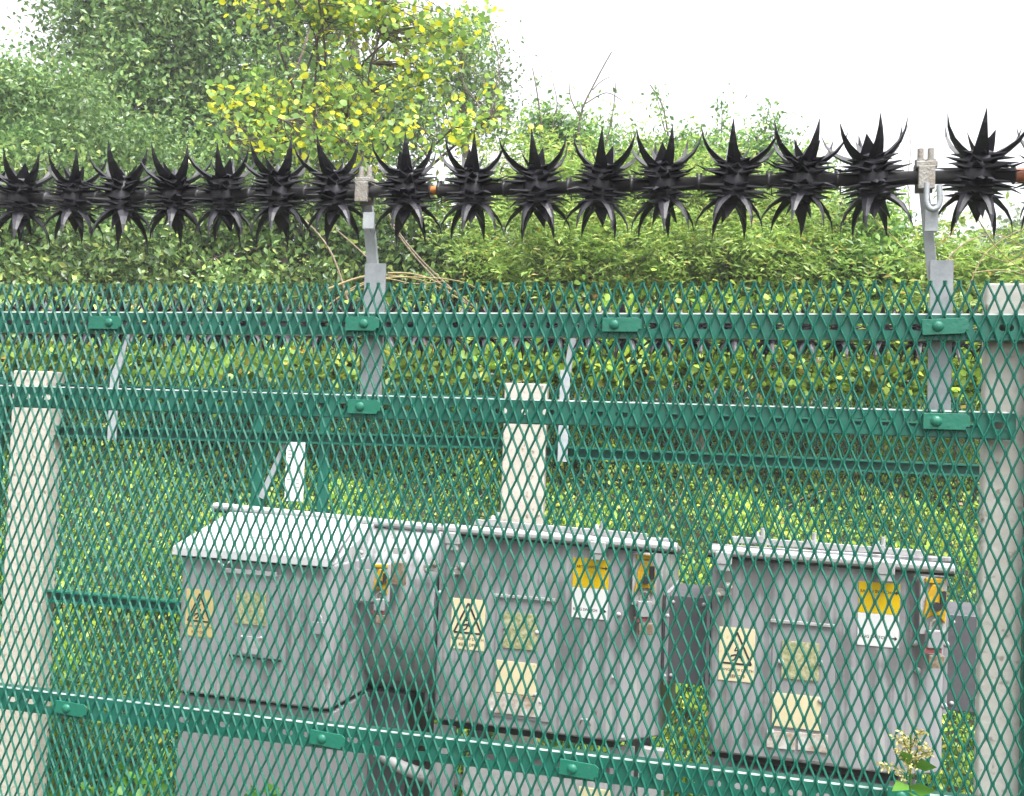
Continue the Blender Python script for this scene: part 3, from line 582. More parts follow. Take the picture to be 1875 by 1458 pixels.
def star_parts(one=None):
    """returns list of (name, MB) in the star's own frame"""
    out = []; Z = Vector((0, 0, 1)); O = Vector((0, 0, 0))
    hub = MB(); hub.tube([(0, 0, -.042), (0, 0, -.03), (0, 0, .03), (0, 0, .042)], [.018, .028, .028, .018], 10); out.append(('hub', hub))
    for sg in (1, -1):
        for j in range(6):
            a = 2 * math.pi * (j + .2 * sg) / 6; d = Vector((math.cos(a), math.sin(a), 0)); mb = MB(); f = random.uniform(.88, 1.08); d = (d + Vector((-d.y, d.x, 0)) * random.uniform(-.15, .15)).normalized()
            pr = [(.008, .026), (.027, .032), (.043, .042), (.058, .055), (.069, .073), (.075, .095)] if sg > 0 else [(.008, .024), (.024, .030), (.038, .040), (.052, .054), (.062, .072), (.066, .094)]
            claw(mb, O, d, [(r * f, h * sg) for r, h in pr], .028, .009 * sg); out.append(('claw', mb))
        for j in range(3):
            a = 2 * math.pi * (j + .45) / 3; d = Vector((math.cos(a), math.sin(a), 0)); mb = MB()
            claw(mb, O, d, [(.004, .03 * sg), (.013, .045 * sg), (.020, .058 * sg), (.027, .074 * sg)], .036, .005 * sg); out.append(('inner_spike', mb))
        for i, (z, ro) in enumerate(((.010, .064), (.021, .058), (.033, .048))):
            mb = MB(); star_disc(mb, z * sg, 8, ro, .026, .0048, -.002 * sg, random.uniform(0, 1)); out.append(('blade_ring', mb))
        for j in range(3):
            a = random.uniform(0, 6.28) + j * 2.1; d = Vector((math.cos(a), math.sin(a), 0)); mb = MB()
            claw(mb, O, d, [(.012, .012 * sg), (.035, .016 * sg), (.056, .014 * sg), (.080, .022 * sg)], .026, .006); out.append(('claw', mb))
    return out
ORD = ['first', 'second', 'third', 'fourth', 'fifth', 'sixth', 'seventh', 'eighth', 'ninth', 'tenth', 'eleventh', 'twelfth', 'thirteenth', 'fourteenth', 'fifteenth', 'sixteenth', 'seventeenth', 'eighteenth', 'nineteenth', 'twentieth',
       'twenty-first', 'twenty-second', 'twenty-third', 'twenty-fourth', 'twenty-fifth', 'twenty-sixth', 'twenty-seventh', 'twenty-eighth', 'twenty-ninth', 'thirtieth', 'thirty-first', 'thirty-second', 'thirty-third', 'thirty-fourth', 'thirty-fifth']
variants = []
for v in range(6):
    r = thing('spiked_star', 'x', 'spiked star', (0, 0, 0))
    for nm, mb in star_parts(): mb.build(nm, M['black'], None, r)
    variants.append(r)
fx = [-48, 40, 135, 225, 320, 410, 510, 612, 745, 865, 983, 1100, 1215, 1345, 1470, 1597, 1790, 1938]
def near_label(i, x):
    if x < 669:
        if x < 0: return 'black spiked star cut off by the left edge of the picture'
        k = fx.index(612) - i; return 'black spiked star on the near pipe, %s to the left of the left bracket' % ORD[k]
    if x < 1694:
        k = i - fx.index(745); return 'black spiked star on the near pipe, %s to the right of the left bracket' % ORD[k]
    return 'black spiked star just right of the right bracket, standing against the sky' if x < 1850 else 'black spiked star cut off by the right edge of the picture'
used = set()
for i, x in enumerate(fx):
    v = i % 6
    o = variants[v] if v not in used else copy_tree(variants[v]); used.add(v)
    o.location = FP.p(x, pipe_y(x)); o.rotation_euler = (random.uniform(-.12, .12), random.uniform(-.1, .1), -FP.yaw + random.uniform(0, 6.28)); sc = random.uniform(1.02, 1.12); o.scale = (sc, sc, sc)
    o['label'] = near_label(i, x); o['category'] = 'spiked star'; o['group'] = 'spiked stars on the near pipe'
# far pipe: same stars, each one a single mesh (a few pixels of it show)
allmb = MB()
for nm, mb in star_parts(): allmb.add(mb.v, mb.f)
far0 = allmb.build('far_spiked_star', M['black']); first = True
ub0, ub1 = BP.uv(-60, 592)[0], BP.uv(1960, 612)[0]; nb = int((ub1 - ub0) / .126)
for i in range(nb + 1):
    u = ub0 + i * .126; x = np.interp(u, [ub0, ub1], [-60, 1960])
    z = BP.p(x, BPY(x)).z; P = BP.P(u, 0); P.z = z
    o = far0 if first else far0.copy()
    if not first: C.objects.link(o)
    first = False; o.location = P; o.scale = (1.12,) * 3; o.rotation_euler = (random.uniform(-.1, .1), random.uniform(-.1, .1), random.uniform(0, 6.28))
    tag(o, 'small black spiked star behind the top rail, %s from the left' % ORD[i], 'spiked star', 'spiked stars on the far pipe')
def pipe(plane, xs_, yf, label, near=True):
    P = [plane.p(x, yf(x)) for x in xs_]; root = thing('barrier_pipe', label, 'pipe', P[len(P) // 2])
    MB().tube(P, .0095, 12).build('core_pipe', M['rust'] if near else M['pipe'], root, recalc=False)
    return root
pr = pipe(FP, [-200, 0, 300, 600, 985, 1340, 1590, 1875, 1990], pipe_y, 'near pipe with black sleeves that threads the row of large spiked stars')
mids = [(fx[i] + fx[i + 1]) / 2 for i in range(len(fx) - 1)]
for i in range(len(fx)):
    a = fx[i] - 47 if i == 0 else mids[i - 1]; b = fx[i] + 47 if i == len(fx) - 1 else mids[i]
    if i == 8: a = 804
    if i == 7: b = 790
    if i == 16: b = 1858
    if i == 17: a = 1902
    A = FP.p(a, pipe_y(a)); B = FP.p(b, pipe_y(b)); d = (B - A).normalized()
    s = MB(); s.tube([A, A + d * .003, A + d * .003, B - d * .003, B - d * .003, B], [.0165, .0165, .0132, .0132, .0165, .0165], 14)
    for q in (A + d * .004, B - d * .004): s.box(q + Vector((0, 0, .017)), d * .0022, FP.n * .0035, Vector((0, 0, .003)))
    for q in (A + d * .006,): s.tube([q - Vector((0, 0, .014)), q - Vector((0, 0, .028))], .0014, 5)
    s.build('sleeve', M['pipe'], pr, recalc=False)
cp = FP.p(1880, pipe_y(1880)); MB().tube([FP.p(1859, pipe_y(1859)), FP.p(1900, pipe_y(1900))], .013, 12).build('coupling', M['copper'], pr)
pipe(BP, [-60, 900, 1960], BPY, 'far pipe carrying the row of small spiked stars behind the top rail', False)

# ================================================================== back fence
bf = thing('security_fence', 'far green mesh fence with channel rails and concrete posts at the foot of the bank', 'fence', (BP.P(0, 0).x, BP.P(0, 0).y, 0))
zt = BP.p(937, 735).z
V, F = expanded(BP, -2.6, 2.6, zt + .06, .1, .0247, .0577, -.055, .0042, .0022)
mesh_obj('mesh_panel', V, F, M['green'], bf)
def chan(xa, ya, xb, yb, off=-.02, h=.036, name='rail'):
    A = BP.p(xa, ya, off); B = BP.p(xb, yb, off); e = (B - A) / 2; c = (A + B) / 2; n = BP.n; z = Vector((0, 0, 1)); mb = MB()
    mb.box(c, e, n * .018, z * .0034); mb.box(c - z * h, e, n * .018, z * .0032); mb.box(c - z * h / 2 - n * .020, e * .999, n * .0018, z * (h / 2 + .0026))
    return mb.build(name, M['green_rail'], bf)
for a in [(-60, 700, 40, 702.5), (90, 703, 940, 729), (985, 748, 1990, 785), (-60, 771, 40, 774.5), (90, 780.5, 940, 803), (985, 817, 1990, 861), (-60, 1068, 40, 1076), (90, 1081, 640, 1130), (985, 1150, 1990, 1250)]: chan(*a)
post_block(bf, BP, 24, 95, 678, .03, .10, 'conc', 'concrete_post')
post_block(bf, BP, 924, 1002, 701, .03, .10, 'conc', 'concrete_post')
for x0, x1 in ((465, 485), (586, 606), (-8, 9)): post_block(bf, BP, x0, x1, 725 if x0 > 0 else 690, -.03, .02, 'green_rail', 'green_upright')
MB().bar(BP.p(524, 812, -.03), BP.p(478, 912, -.03), .022, .004, BP.e).build('diagonal_strut', M['galv'], bf)
sg_ = thing('hanging_sign', 'narrow upright white sign hanging from the far fence between two green uprights', 'sign', BP.p(540, 866, .01))
u, v, wd, hg = BP.rect(523, 810, 557, 918, .01); MB().box(BP.P(u, v, .01), BP.e * wd / 2, BP.n * .0015, Vector((0, 0, hg / 2))).build('plate', M['white'], sg_, bevel=.0005)
mk = MB()
for col, (k0, k1) in ((-.3, (0, 9)), (.18, (3, 12))):
    for k in range(k0, k1):
        if k % 4 != 3: mk.box(BP.P(u + wd * col, v + hg * (.36 - k * .062), .0122), BP.e * wd * .10, BP.n * .0003, Vector((0, 0, .0016)))
mk.build('lettering', M['grey'], sg_)

# ================================================================== switchgear cabinets
def face_plate(root, x0, y0, x1, y1, off, thk, m, name, parent=None, bevel=.0006, pl=None):
    pl = pl or KP
    u, v, wd, hg = pl.rect(x0, y0, x1, y1, off)
    return MB().box(pl.P(u, v, off), pl.e * wd / 2, pl.n * thk / 2, Vector((0, 0, hg / 2))).build(name, M[m], root, parent, bevel=bevel), (u, v, wd, hg)
def warn(root, x0, y0, x1, y1, off, m='cream'):
    o, (u, v, wd, hg) = face_plate(root, x0, y0, x1, y1, off, .0016, m, 'warning_sign'); f = off + .0012; P = lambda a, b: KP.P(u + a * wd, v + b * hg, f)
    k = MB()
    def ln(a, b, t): k.bar(P(*a), P(*b), t, .0005, KP.e.cross(P(*b) - P(*a)) if False else (P(*b) - P(*a)).cross(KP.n))
    t = wd * .055; T = [(0, .42), (-.41, -.17), (.41, -.17)]
    for i in range(3): ln(T[i], T[(i + 1) % 3], t)
    ln((.03, .20), (-.06, .07), t * .6); ln((-.06, .07), (.05, .09), t * .6); ln((.05, .09), (.0, -.01), t * .7)
    ln((-.16, -.03), (-.02, .0), t * .9); ln((-.02, 0), (.13, -.05), t * 1.1); ln((.0, -.01), (-.05, -.09), t * .8); ln((-.05, -.09), (-.13, -.12), t * .7); ln((.12, -.05), (.17, -.12), t * .7); ln((-.14, -.03), (-.2, -.08), t * .6)
    k.build('warning_symbol', M['ink'], root, o)
    text('DANGER OF DEATH', wd * .105, M['ink'], P(0, -.31), KP.e, KP.z, root, o, align='CENTER'); text('KEEP OFF', wd * .12, M['ink'], P(0, -.43), KP.e, KP.z, root, o, align='CENTER')
def switch_sign(root, x0, y0, x1, ym, y1, off):
    ya = y0; o, (u, v, wd, hg) = face_plate(root, x0 + 1, y0, x1 + 1, ym, off, .0014, 'yellow', 'switch_sign'); o2, (u2, v2, w2, h2) = face_plate(root, x0 - 1, ym + .3, x1 - 1, y1, off, .0014, 'white', 'switch_sign')
    for (q, U, Vv, Wd, Hg, s, yy) in ((o, u, v, wd, hg, 'EARTH SWITCH', .2), (o2, u2, v2, w2, h2, 'RING SWITCH', -.22)):
        f = off + .0012; text(s, Wd * .105, M['ink'], KP.P(U - Wd * .46, Vv + Hg * yy - .003, f), KP.e, KP.z, root, q)
        a = MB(); a.bar(KP.P(U + Wd * .30, Vv + Hg * yy, f), KP.P(U + Wd * .42, Vv + Hg * yy, f), .0035, .0005, KP.z)
        a.prism([KP.P(U + Wd * .40, Vv + Hg * yy + .0055, f - .0003), KP.P(U + Wd * .40, Vv + Hg * yy - .0055, f - .0003), KP.P(U + Wd * .47, Vv + Hg * yy, f - .0003)], KP.n * .0006); a.build('arrow', M['ink'], root, q)
def lock(root, x, y, off, e=None, s=1.0):
    """yellow interlock with padlock: x, y pixel of its centre"""
    c = KP.p(x, y, off); e = (e or KP.e).normalized(); z = Vector((0, 0, 1)); n = e.cross(z).normalized()
    if n.dot(KP.n) < 0: n = -n
    a = MB(); a.box(c + n * .006, e * .030 * s, n * .004, z * .064 * s); a.build('lock_backplate', M['light'], root, bevel=.002)
    y_ = MB(); R = .030 * s
    y_.prism([c + n * .010 + e * R * x_ + z * R * y2 for x_, y2 in [(-.9, -1.1), (-.55, .9), (-.2, 1.6), (.45, 1.5), (.9, .6), (.8, -1.3), (.3, -.7), (-.3, -.75)]], n * .010)
    y_.box(c + n * .014 + z * .056 * s, e * .022 * s, n * .006, z * .006 * s)
    yo = y_.build('lock_handle', M['ylock'], root, bevel=.003)
    MB().tube([c + n * .020, c + n * .032], .010 * s, 12).build('lock_spindle', M['rubber_and_shade'], root, yo)
    MB().box(c + n * .014 + z * .018 * s + e * .016 * s, e * .006 * s, n * .012, z * .016 * s).build('lock_stop', M['rubber_and_shade'], root, yo)
    p = MB(); p.box(c + n * .018 - z * .072 * s, e * .018 * s, n * .009, z * .020 * s); p.build('padlock', M['grey'], root, bevel=.003)
    q = [c + n * .018 - z * .052 * s + e * (.011 * s * math.cos(t)) + z * (.022 * s * math.sin(t)) for t in [math.pi * k / 8 for k in range(9)]]
    MB().tube(q, .0032 * s, 7).build('padlock_shackle', M['rustgalv'], root, recalc=False)
    MB().box(c + n * .016 - z * .098 * s - e * .004 * s, e * .020 * s, n * .006, z * .005 * s).build('red_tab', M['red'], root, bevel=.001)
    MB().box(c + n * .014 - z * .122 * s + e * .006, e * .018 * s, n * .008, z * .014 * s).build('lower_catch', M['brown'], root, bevel=.002)
def bolt(root, x, y, off, r=.007, h=.007, m='light'): MB().dome(KP.p(x, y, off), KP.n, r, h, 8).build('bolt', M[m], root)
def tank_body(root, xl, xc, xr, ytop, ybot, cham=.11, depth=.42, name='tank', lowround=False):
    """front from xl to corner xc, chamfer to xr (pixels at mid height); top/bottom pixel y at xl"""
    ym = (ytop + ybot) / 2; ul = KP.uv(xl, ym)[0]; uc = KP.uv(xc, ym)[0]; zt_ = KP.p((xl + xc) / 2, ytop).z; zb_ = KP.p((xl + xc) / 2, ybot).z
    ur = KP.uv(xr, ym, -cham)[0]
    poly = [(ul - .004, -depth), (ul, -.012), (ul + .012, 0), (uc, 0), (ur, -cham), (ur + .004, -depth)]
    P = [KP.P(a, 0, w_) for a, w_ in poly]
    for q in P: q.z = zb_
    mb = MB().prism(P, Vector((0, 0, zt_ - zb_))); k6 = len(P)
    for q_ in (0, 5): v_ = mb.v[k6 + q_]; mb.v[k6 + q_] = (v_[0], v_[1], v_[2] - .075)
    ob = mb.build(name, M['tank'], root, bevel=.012)
    e = (KP.P(ur, 0, -cham) - KP.P(uc, 0, 0)).normalized()
    return ul, uc, ur, zt_, zb_, e
def rim(root, xa, ya, xb, yb, off, r=.0125):
    A = KP.p(xa, ya, off); B = KP.p(xb, yb, off); d = (B - A).normalized(); z = Vector((0, 0, 1)); mb = MB()
    prof = [(-.012, -r), (r * .55, -r), (r, -r * .5), (r, r * .35), (r * .6, r * .9), (-.012, r)]
    mb.prism([A + KP.n * a + z * b for a, b in prof], B - A); o = mb.build('lid_rim', M['light'], root, bevel=.003)
    MB().bar(A - z * (r + .004) - KP.n * .006, B - z * (r + .004) - KP.n * .006, .006, .016, z).build('gasket', M['rubber_and_shade'], root, o)
    return o
def lid_slab(root, ul, uc, ur, zt_, cham, depth):
    P = [KP.P(a, 0, w_) for a, w_ in [(ul - .01, -depth), (ul - .01, -.004), (uc + .03, -.004), (ur + .02, -cham), (ur + .02, -depth)]]
    for q in P: q.z = zt_ + .002
    P[0].z -= .072; P[4].z -= .072
    MB().prism(P, Vector((0, 0, .014))).build('lid', M['tank'], root, bevel=.004)

# --- middle cabinet
c2 = thing('switchgear_cabinet', 'grey steel switchgear cabinet in the middle, below the middle concrete post', 'cabinet', (KP.p(1000, 1300).x, KP.p(1000, 1300).y, 0), 'switchgear cabinets')
T2 = tank_body(c2, 797, 1140, 1212, 985, 1340, .10); lid_slab(c2, *T2[:4], .10, .42)
rim(c2, 812, 967, 1240, 1003, .012)
def topbar(root, xa, ya, xb, yb, knobs):
    A = KP.p(xa, ya, -.02); B = KP.p(xb, yb, -.02); o = MB().bar(A, B, .018, .01, Vector((0, 0, 1))).build('lid_bar', M['light'], root, bevel=.002)
    for x, y in knobs:
        q = KP.p(x, y, -.018); k = MB(); k.box(q, KP.e * .014, KP.n * .012, Vector((0, 0, .009))); k.tube([q + KP.e * .012, q + KP.e * .012 + Vector((0, 0, .03))], .006, 8); k.dome(q + Vector((0, 0, .006)) - KP.e * .004, Vector((0, 0, 1)), .009, .016, 8); k.build('lid_bolt', M['light'], root, o)
topbar(c2, 868, 956, 1184, 983, [(905, 957), (1095, 974)])
def hinge(root, x, y, k=1):
    c = KP.p(x, y, .026); mb = MB(); mb.box(c, KP.e * .022 * k, KP.n * .008, Vector((0, 0, .017))); mb.box(c - Vector((0, 0, .024)), KP.e * .018 * k, KP.n * .006, Vector((0, 0, .011))); mb.build('hinge_block', M['light'], root, bevel=.003)
def rusty(root, x, y, off=.006):
    c = KP.p(x, y, off); mb = MB(); mb.box(c, KP.e * .022, KP.n * .008, Vector((0, 0, .009))); mb.dome(c + KP.e * .012 + Vector((0, 0, .014)), KP.n, .014, .014, 10); mb.dome(c - KP.e * .012 + Vector((0, 0, -.008)), KP.n, .011, .012, 8); mb.build('corroded_catch', M['rustgalv'], root, bevel=.001)
hinge(c2, 829, 986); hinge(c2, 1095, 1003); rusty(c2, 838, 1046)
def panel(root, x0, y0, x1, y1, yb):
    """raised panel with a lip along its top"""
    o, r = face_plate(root, x0, y0 + 4, x1, yb, .0015, .004, 'grey', 'front_panel', bevel=.0015)
    face_plate(root, x0 - 1, y0, x1 + 1, y0 + 5, .006, .009, 'light', 'panel_lip', o)
    return o
panel(c2, 906, 1092, 1016, 1098, 1318)
warn(c2, 826, 1097, 888, 1190, .0012)
o, _ = face_plate(c2, 922, 1123, 985, 1189, .006, .002, 'mossy', 'label_plate'); o, _ = face_plate(c2, 908, 1212, 982, 1271, .006, .002, 'cream', 'label_plate'); o, _ = face_plate(c2, 894, 1273, 992, 1309, .006, .004, 'whitep', 'lower_plate')
switch_sign(c2, 1048, 1023, 1114, 1077, 1133, .0012)
for x, y in ((1133, 1125), (1124, 1240), (925, 1150), (983, 1158), (980, 1272), (1140, 1350), (990, 1285), (900, 1300)): bolt(c2, x, y, .004)
lock(c2, 1178, 1060, -.02, T2[5] + KP.e * .9, 1.12); bolt(c2, 1222, 1128, -.08); bolt(c2, 1216, 1238, -.08)
MB().tube([KP.p(1062, 1325, .004), KP.p(1064, 1318, .018), KP.p(1078, 1318, .018), KP.p(1080, 1327, .004)], .0035, 7).build('lifting_eye', M['light'], c2, recalc=False)
def legs_and_box(root, T, xs_, box, label=None):
    ul, uc, ur, zt_, zb_, e = T
    MB().box(KP.P((ul + uc) / 2, 0, -.2) + Vector((0, 0, zb_ - .012 - KP.o.z)), KP.e * ((uc - ul) / 2 - .01), KP.n * .17, Vector((0, 0, .012))).build('base_gasket', M['rubber_and_shade'], root)
    for u_, w_ in ((ul + .03, -.03), (uc + .0, -.05), (ul + .03, -.36), (uc, -.36)):
        c = KP.P(u_, 0, w_); h = (zb_ - .02) / 2; c.z = h; MB().box(c, KP.e * .035, KP.n * .004, Vector((0, 0, h))).build('leg', M['tank'], root, bevel=.002)
    if box:
        x0, y0, x1, off, dep = box; u, v = KP.uv(x0, y0, off); u2, _ = KP.uv(x1, y0, off); top = KP.P(0, v).z; c = KP.P((u + u2) / 2, 0, off - dep / 2); c.z = top / 2
        MB().box(c, KP.e * (u2 - u) / 2, KP.n * dep / 2, Vector((0, 0, top / 2))).build('cable_box', M['light'], root, bevel=.006)
        return top
legs_and_box(c2, T2, None, (848, 1392, 1112, -.03, .2))
face_plate(c2, 1060, 1444, 1118, 1475, -.02, .004, 'cream', 'label_plate'); face_plate(c2, 1170, 1370, 1215, 1458, -.05, .03, 'light', 'side_bracket')
# curved cable gland pipe on the left below
MB().tube([KP.p(690, 1375, -.1), KP.p(735, 1405, -.1), KP.p(790, 1425, -.1), KP.p(860, 1432, -.1)], .02, 10).build('cable_elbow', M['light'], c2, recalc=False)

# --- right cabinet
c3 = thing('switchgear_cabinet', 'grey steel switchgear cabinet at the right, next to the near concrete post', 'cabinet', (KP.p(1480, 1340).x, KP.p(1480, 1340).y, 0), 'switchgear cabinets')
T3 = tank_body(c3, 1299, 1658, 1728, 1018, 1400, .06); lid_slab(c3, *T3[:4], .06, .42)
rim(c3, 1296, 1007, 1748, 1042, .012)
topbar(c3, 1340, 988, 1690, 1014, [(1388, 987), (1608, 1004), (1482, 996)])
hinge(c3, 1325, 1022); hinge(c3, 1622, 1040); rusty(c3, 1324, 1084)
panel(c3, 1412, 1139, 1528, 1145, 1392)
warn(c3, 1316, 1150, 1382, 1248, .0012)
face_plate(c3, 1431, 1176, 1500, 1245, .006, .002, 'mossy', 'label_plate'); face_plate(c3, 1414, 1272, 1503, 1334, .006, .002, 'cream', 'label_plate'); face_plate(c3, 1404, 1340, 1456, 1371, .006, .003, 'whitep', 'lower_plate'); face_plate(c3, 1461, 1344, 1516, 1376, .006, .003, 'whitep', 'lower_plate')
switch_sign(c3, 1571, 1067, 1647, 1124, 1184, .0012)
for x, y in ((1430, 1212), (1500, 1213), (1503, 1283), (1412, 1340), (1678, 1060), (1735, 1068), (1675, 1178), (1732, 1180), (1680, 1228), (1728, 1293)): bolt(c3, x, y, .004 if x < 1650 else -.01, .009, .009)
lock(c3, 1706, 1108, .0, T3[5] + KP.e * .6, 1.15)
legs_and_box(c3, T3, None, (1312, 1404, 1640, -.02, .26))
# --- left cabinet with sloping lid
c1 = thing('switchgear_cabinet', 'grey switchgear cabinet at the left with a white sloping lid', 'cabinet', (KP.p(560, 1290).x, KP.p(560, 1290).y, 0), 'switchgear cabinets')
d1 = .17
uL = KP.uv(322, 1150, d1)[0]; uR = KP.uv(607, 1150, d1)[0]; zLid = KP.p(460, 1016, d1).z; zBox = KP.p(460, 1284, d1).z; zBack = KP.p(540, 942, -.12).z
MB().prism([KP.P(a, 0, b) + Vector((0, 0, zBox - KP.o.z)) for a, b in [(uL + .006, -.1), (uL, d1 - .02), (uL + .02, d1), (uR - .02, d1), (uR, d1 - .02), (uR, -.1)]], Vector((0, 0, zLid - zBox - .012))).build('front_box', M['tank'], c1, bevel=.008)
# wedge under the lid and the lid itself
S = lambda a, w_, z_: Vector((KP.P(a, 0, w_).x, KP.P(a, 0, w_).y, z_))
wd_ = MB(); lo = zLid - .012
wd_.add([S(uL + .006, d1 - .01, lo), S(uR - .006, d1 - .01, lo), S(uR - .006, -.12, lo), S(uL + .006, -.12, lo), S(uL + .006, -.12, zBack - .01), S(uR - .006, -.12, zBack - .01)], [(0, 1, 2, 3), (0, 4, 5, 1), (3, 2, 5, 4), (0, 3, 4), (1, 5, 2)])
wd_.build('lid_support', M['light'], c1)
ld = MB(); a0, a1 = uL - .012, uR + .002
v0 = [S(a0, d1 + .015, zLid), S(a1, d1 + .015, zLid), S(a1 - .060, -.10, zBack - .014), S(a0 + .01, -.10, zBack - .014)]
ld.add(v0 + [q + Vector((0, 0, .012)) for q in v0], [(3, 2, 1, 0), (4, 5, 6, 7), (0, 1, 5, 4), (1, 2, 6, 5), (2, 3, 7, 6), (3, 0, 4, 7)])
lip = [S(a0, d1 + .016, zLid + .010), S(a1, d1 + .016, zLid + .010), S(a1, d1 + .019, zLid - .016), S(a0, d1 + .019, zLid - .016)]
lid_o = ld.build('sloping_lid', M['lid'], c1, bevel=.004)
MB().prism([lip[0], lip[3], lip[3] - KP.n * .006, lip[0] - KP.n * .006], lip[1] - lip[0]).build('lid_lip', M['lid'], c1, lid_o, bevel=.002)
MB().box(S((uL + uR) / 2, d1 + .001, zLid - .017), KP.e * ((uR - uL) / 2 - .008), KP.n * .003, Vector((0, 0, .006))).build('lid_shadow_strip', M['rubber_and_shade'], c1)  # dark strip added as painted shadow in the gap below the lip
sn = ((v0[3] - v0[0]).normalized()); ln_ = KP.e.cross(sn); ln_ = ln_ if ln_.z > 0 else -ln_
mc = v0[0].lerp(v0[1], .50).lerp(v0[3].lerp(v0[2], .50), .42) + Vector((0, 0, .0135))
MB().box(mc, KP.e * .062, sn * .030, ln_ * .003).build('lid_plate', M['lid'], c1, lid_o, bevel=.001)
MB().tube([S(a0 + .17, d1 + .02, zLid - .006), S(a0 + .165, d1 + .03, zLid - .02), S(a0 + .19, d1 + .032, zLid - .034), S(a0 + .205, d1 + .02, zLid - .02)], .0035, 7).build('lid_hasp', M['light'], c1, recalc=False)
# tank behind, with a rounded belly
uTL = KP.uv(400, 1100)[0]; uTR = KP.uv(792, 1150)[0]; zT = KP.p(740, 970, -.12).z; zB = KP.p(700, 1300).z
zc_ = zT - .24; prof = [(-.26 + .26 * math.cos(t), zc_ + .29 * math.sin(t)) for t in [math.radians(-150 + 207 * k / 22) for k in range(23)]] + [(-.13, zT), (-.42, zT - .09)]
MB().prism([S(uTL, a, b) for a, b in prof], KP.e * (uTR - uTL)).build('tank', M['tank'], c1, bevel=.003)
MB().prism([S(uTL - .01, a, b) for a, b in [(-.42, zT - .09), (-.12, zT + .002), (-.12, zT + .014), (-.42, zT - .07)]], KP.e * (uTR - uTL + .02)).build('tank_lid', M['tank'], c1, bevel=.003)
rim(c1, 392, 927, 806, 968, -.118)
warn_pl = d1 + .0012
_KP = KP
def shifted(off):
    q = Plane(1000, 1150, 2.85, math.radians(17)); q.o = _KP.o + _KP.n * off; return q
KP = shifted(d1)
warn(c1, 340, 1080, 390, 1166, .0012, 'ochre')
pn, _ = face_plate(c1, 424, 1050, 512, 1208, .0015, .004, 'grey', 'front_panel', bevel=.0015); face_plate(c1, 408, 1044, 508, 1052, .006, .009, 'light', 'panel_lip', pn); face_plate(c1, 420, 1203, 514, 1207, .005, .006, 'rubber_and_shade', 'panel_foot', pn)
face_plate(c1, 432, 1084, 487, 1144, .006, .002, 'mossy', 'label_plate'); face_plate(c1, 444, 1166, 478, 1198, .006, .004, 'light', 'lower_plate')
for x, y in ((443, 1166), (478, 1168), (330, 1190)): bolt(c1, x, y, .008, .005, .005)
cq = KP.p(583, 1142, .008); kk = MB(); kk.box(cq - Vector((0, 0, .012)), KP.e * .017, KP.n * .008, Vector((0, 0, .016))); kk.tube([cq + KP.e * (.011 * math.cos(t)) + Vector((0, 0, .004 + .02 * math.sin(t))) for t in [math.pi * k / 8 for k in range(9)]], .0035, 7); kk.build('padlock', M['grey'], c1, recalc=False)
bc = _KP.P((uL + uR) / 2, 0, -.03); bc.z = (zBox - .012) / 2
MB().box(bc, KP.e * ((uR - uL) / 2 - .004), KP.n * .175, Vector((0, 0, (zBox - .016) / 2))).build('cable_box', M['grey'], c1, bevel=.006)
gk = _KP.P((uL + uR) / 2, 0, -.03); gk.z = zBox - .006; MB().box(gk, KP.e * ((uR - uL) / 2 - .012), KP.n * .168, Vector((0, 0, .006))).build('box_gasket', M['rubber_and_shade'], c1)
KP = _KP
# plate and lock on the side face of the front box
se = KP.n * -1; SE = KP.e
def side_plate(w0, w1, za, zb, m, name, thk=.003):
    c = KP.P(uR + thk / 2, 0, (w0 + w1) / 2); c.z = (za + zb) / 2
    return MB().box(c, KP.e * thk / 2, KP.n * abs(w1 - w0) / 2, Vector((0, 0, abs(za - zb) / 2))).build(name, M[m], c1, bevel=.001)
ip, _ = face_plate(c1, 630, 1042, 682, 1101, .012, .004, 'light', 'instruction_plate'); face_plate(c1, 629, 1099, 684, 1104, .012, .008, 'darkgrey', 'plate_foot', ip)
lock(c1, 699, 1066, .045, KP.e + KP.n * -.2, .88)
face_plate(c1, 722, 1003, 742, 1014, .01, .02, 'light', 'small_bracket'); bolt(c1, 806, 1085, .004); bolt(c1, 662, 1012, .0)
rusty(c1, 790, 1040); MB().box(KP.p(730, 1050, .02), KP.e * .022, KP.n * .01, Vector((0, 0, .035))).build('brass_cover', M['brown'], c1, bevel=.004)
cc = KP.P((uTL + uTR) / 2, 0, -.24); cc.z = (zB + .02) / 2; MB().box(cc, KP.e * ((uTR - uTL) / 2 - .12), KP.n * .12, Vector((0, 0, (zB + .02) / 2))).build('tank_stand', M['darkgrey'], c1, bevel=.004)
# ducts joining the tanks
def duct(label, x0, y0, x1, y1, off):
    u, v, wd, hg = KP.rect(x0, y0, x1, y1, off); r = thing('bus_duct', label, 'duct', KP.P(u, v - hg / 2, off), 'dark grey ducts beside the cabinets')
    MB().box(KP.P(u, v, off - .12), KP.e * wd / 2, KP.n * .12, Vector((0, 0, hg / 2))).build('duct_body', M['darkgrey'], r, bevel=.003)
    fl = MB()
    for sg in (-1, 1): fl.box(KP.P(u + sg * (wd / 2 - .014), v, off - .118), KP.e * .005, KP.n * .126, Vector((0, 0, hg / 2 + .008)))
    fl.build('flange', M['grey'], r, bevel=.001)
    for sx in (-.30, .30):
        for sy in (-.42, .42): MB().dome(KP.P(u + wd * sx, v + hg * sy, off), KP.n, .006, .005, 8).build('bolt', M['light'], r)
duct('dark grey duct joining the middle and right cabinets', 1212, 1092, 1306, 1253, -.1)
duct('dark grey duct between the right cabinet and the near concrete post', 1720, 1128, 1840, 1306, -.1)
duct('dark duct in the shade between the left and middle cabinets', 776, 1190, 812, 1300, -.16)

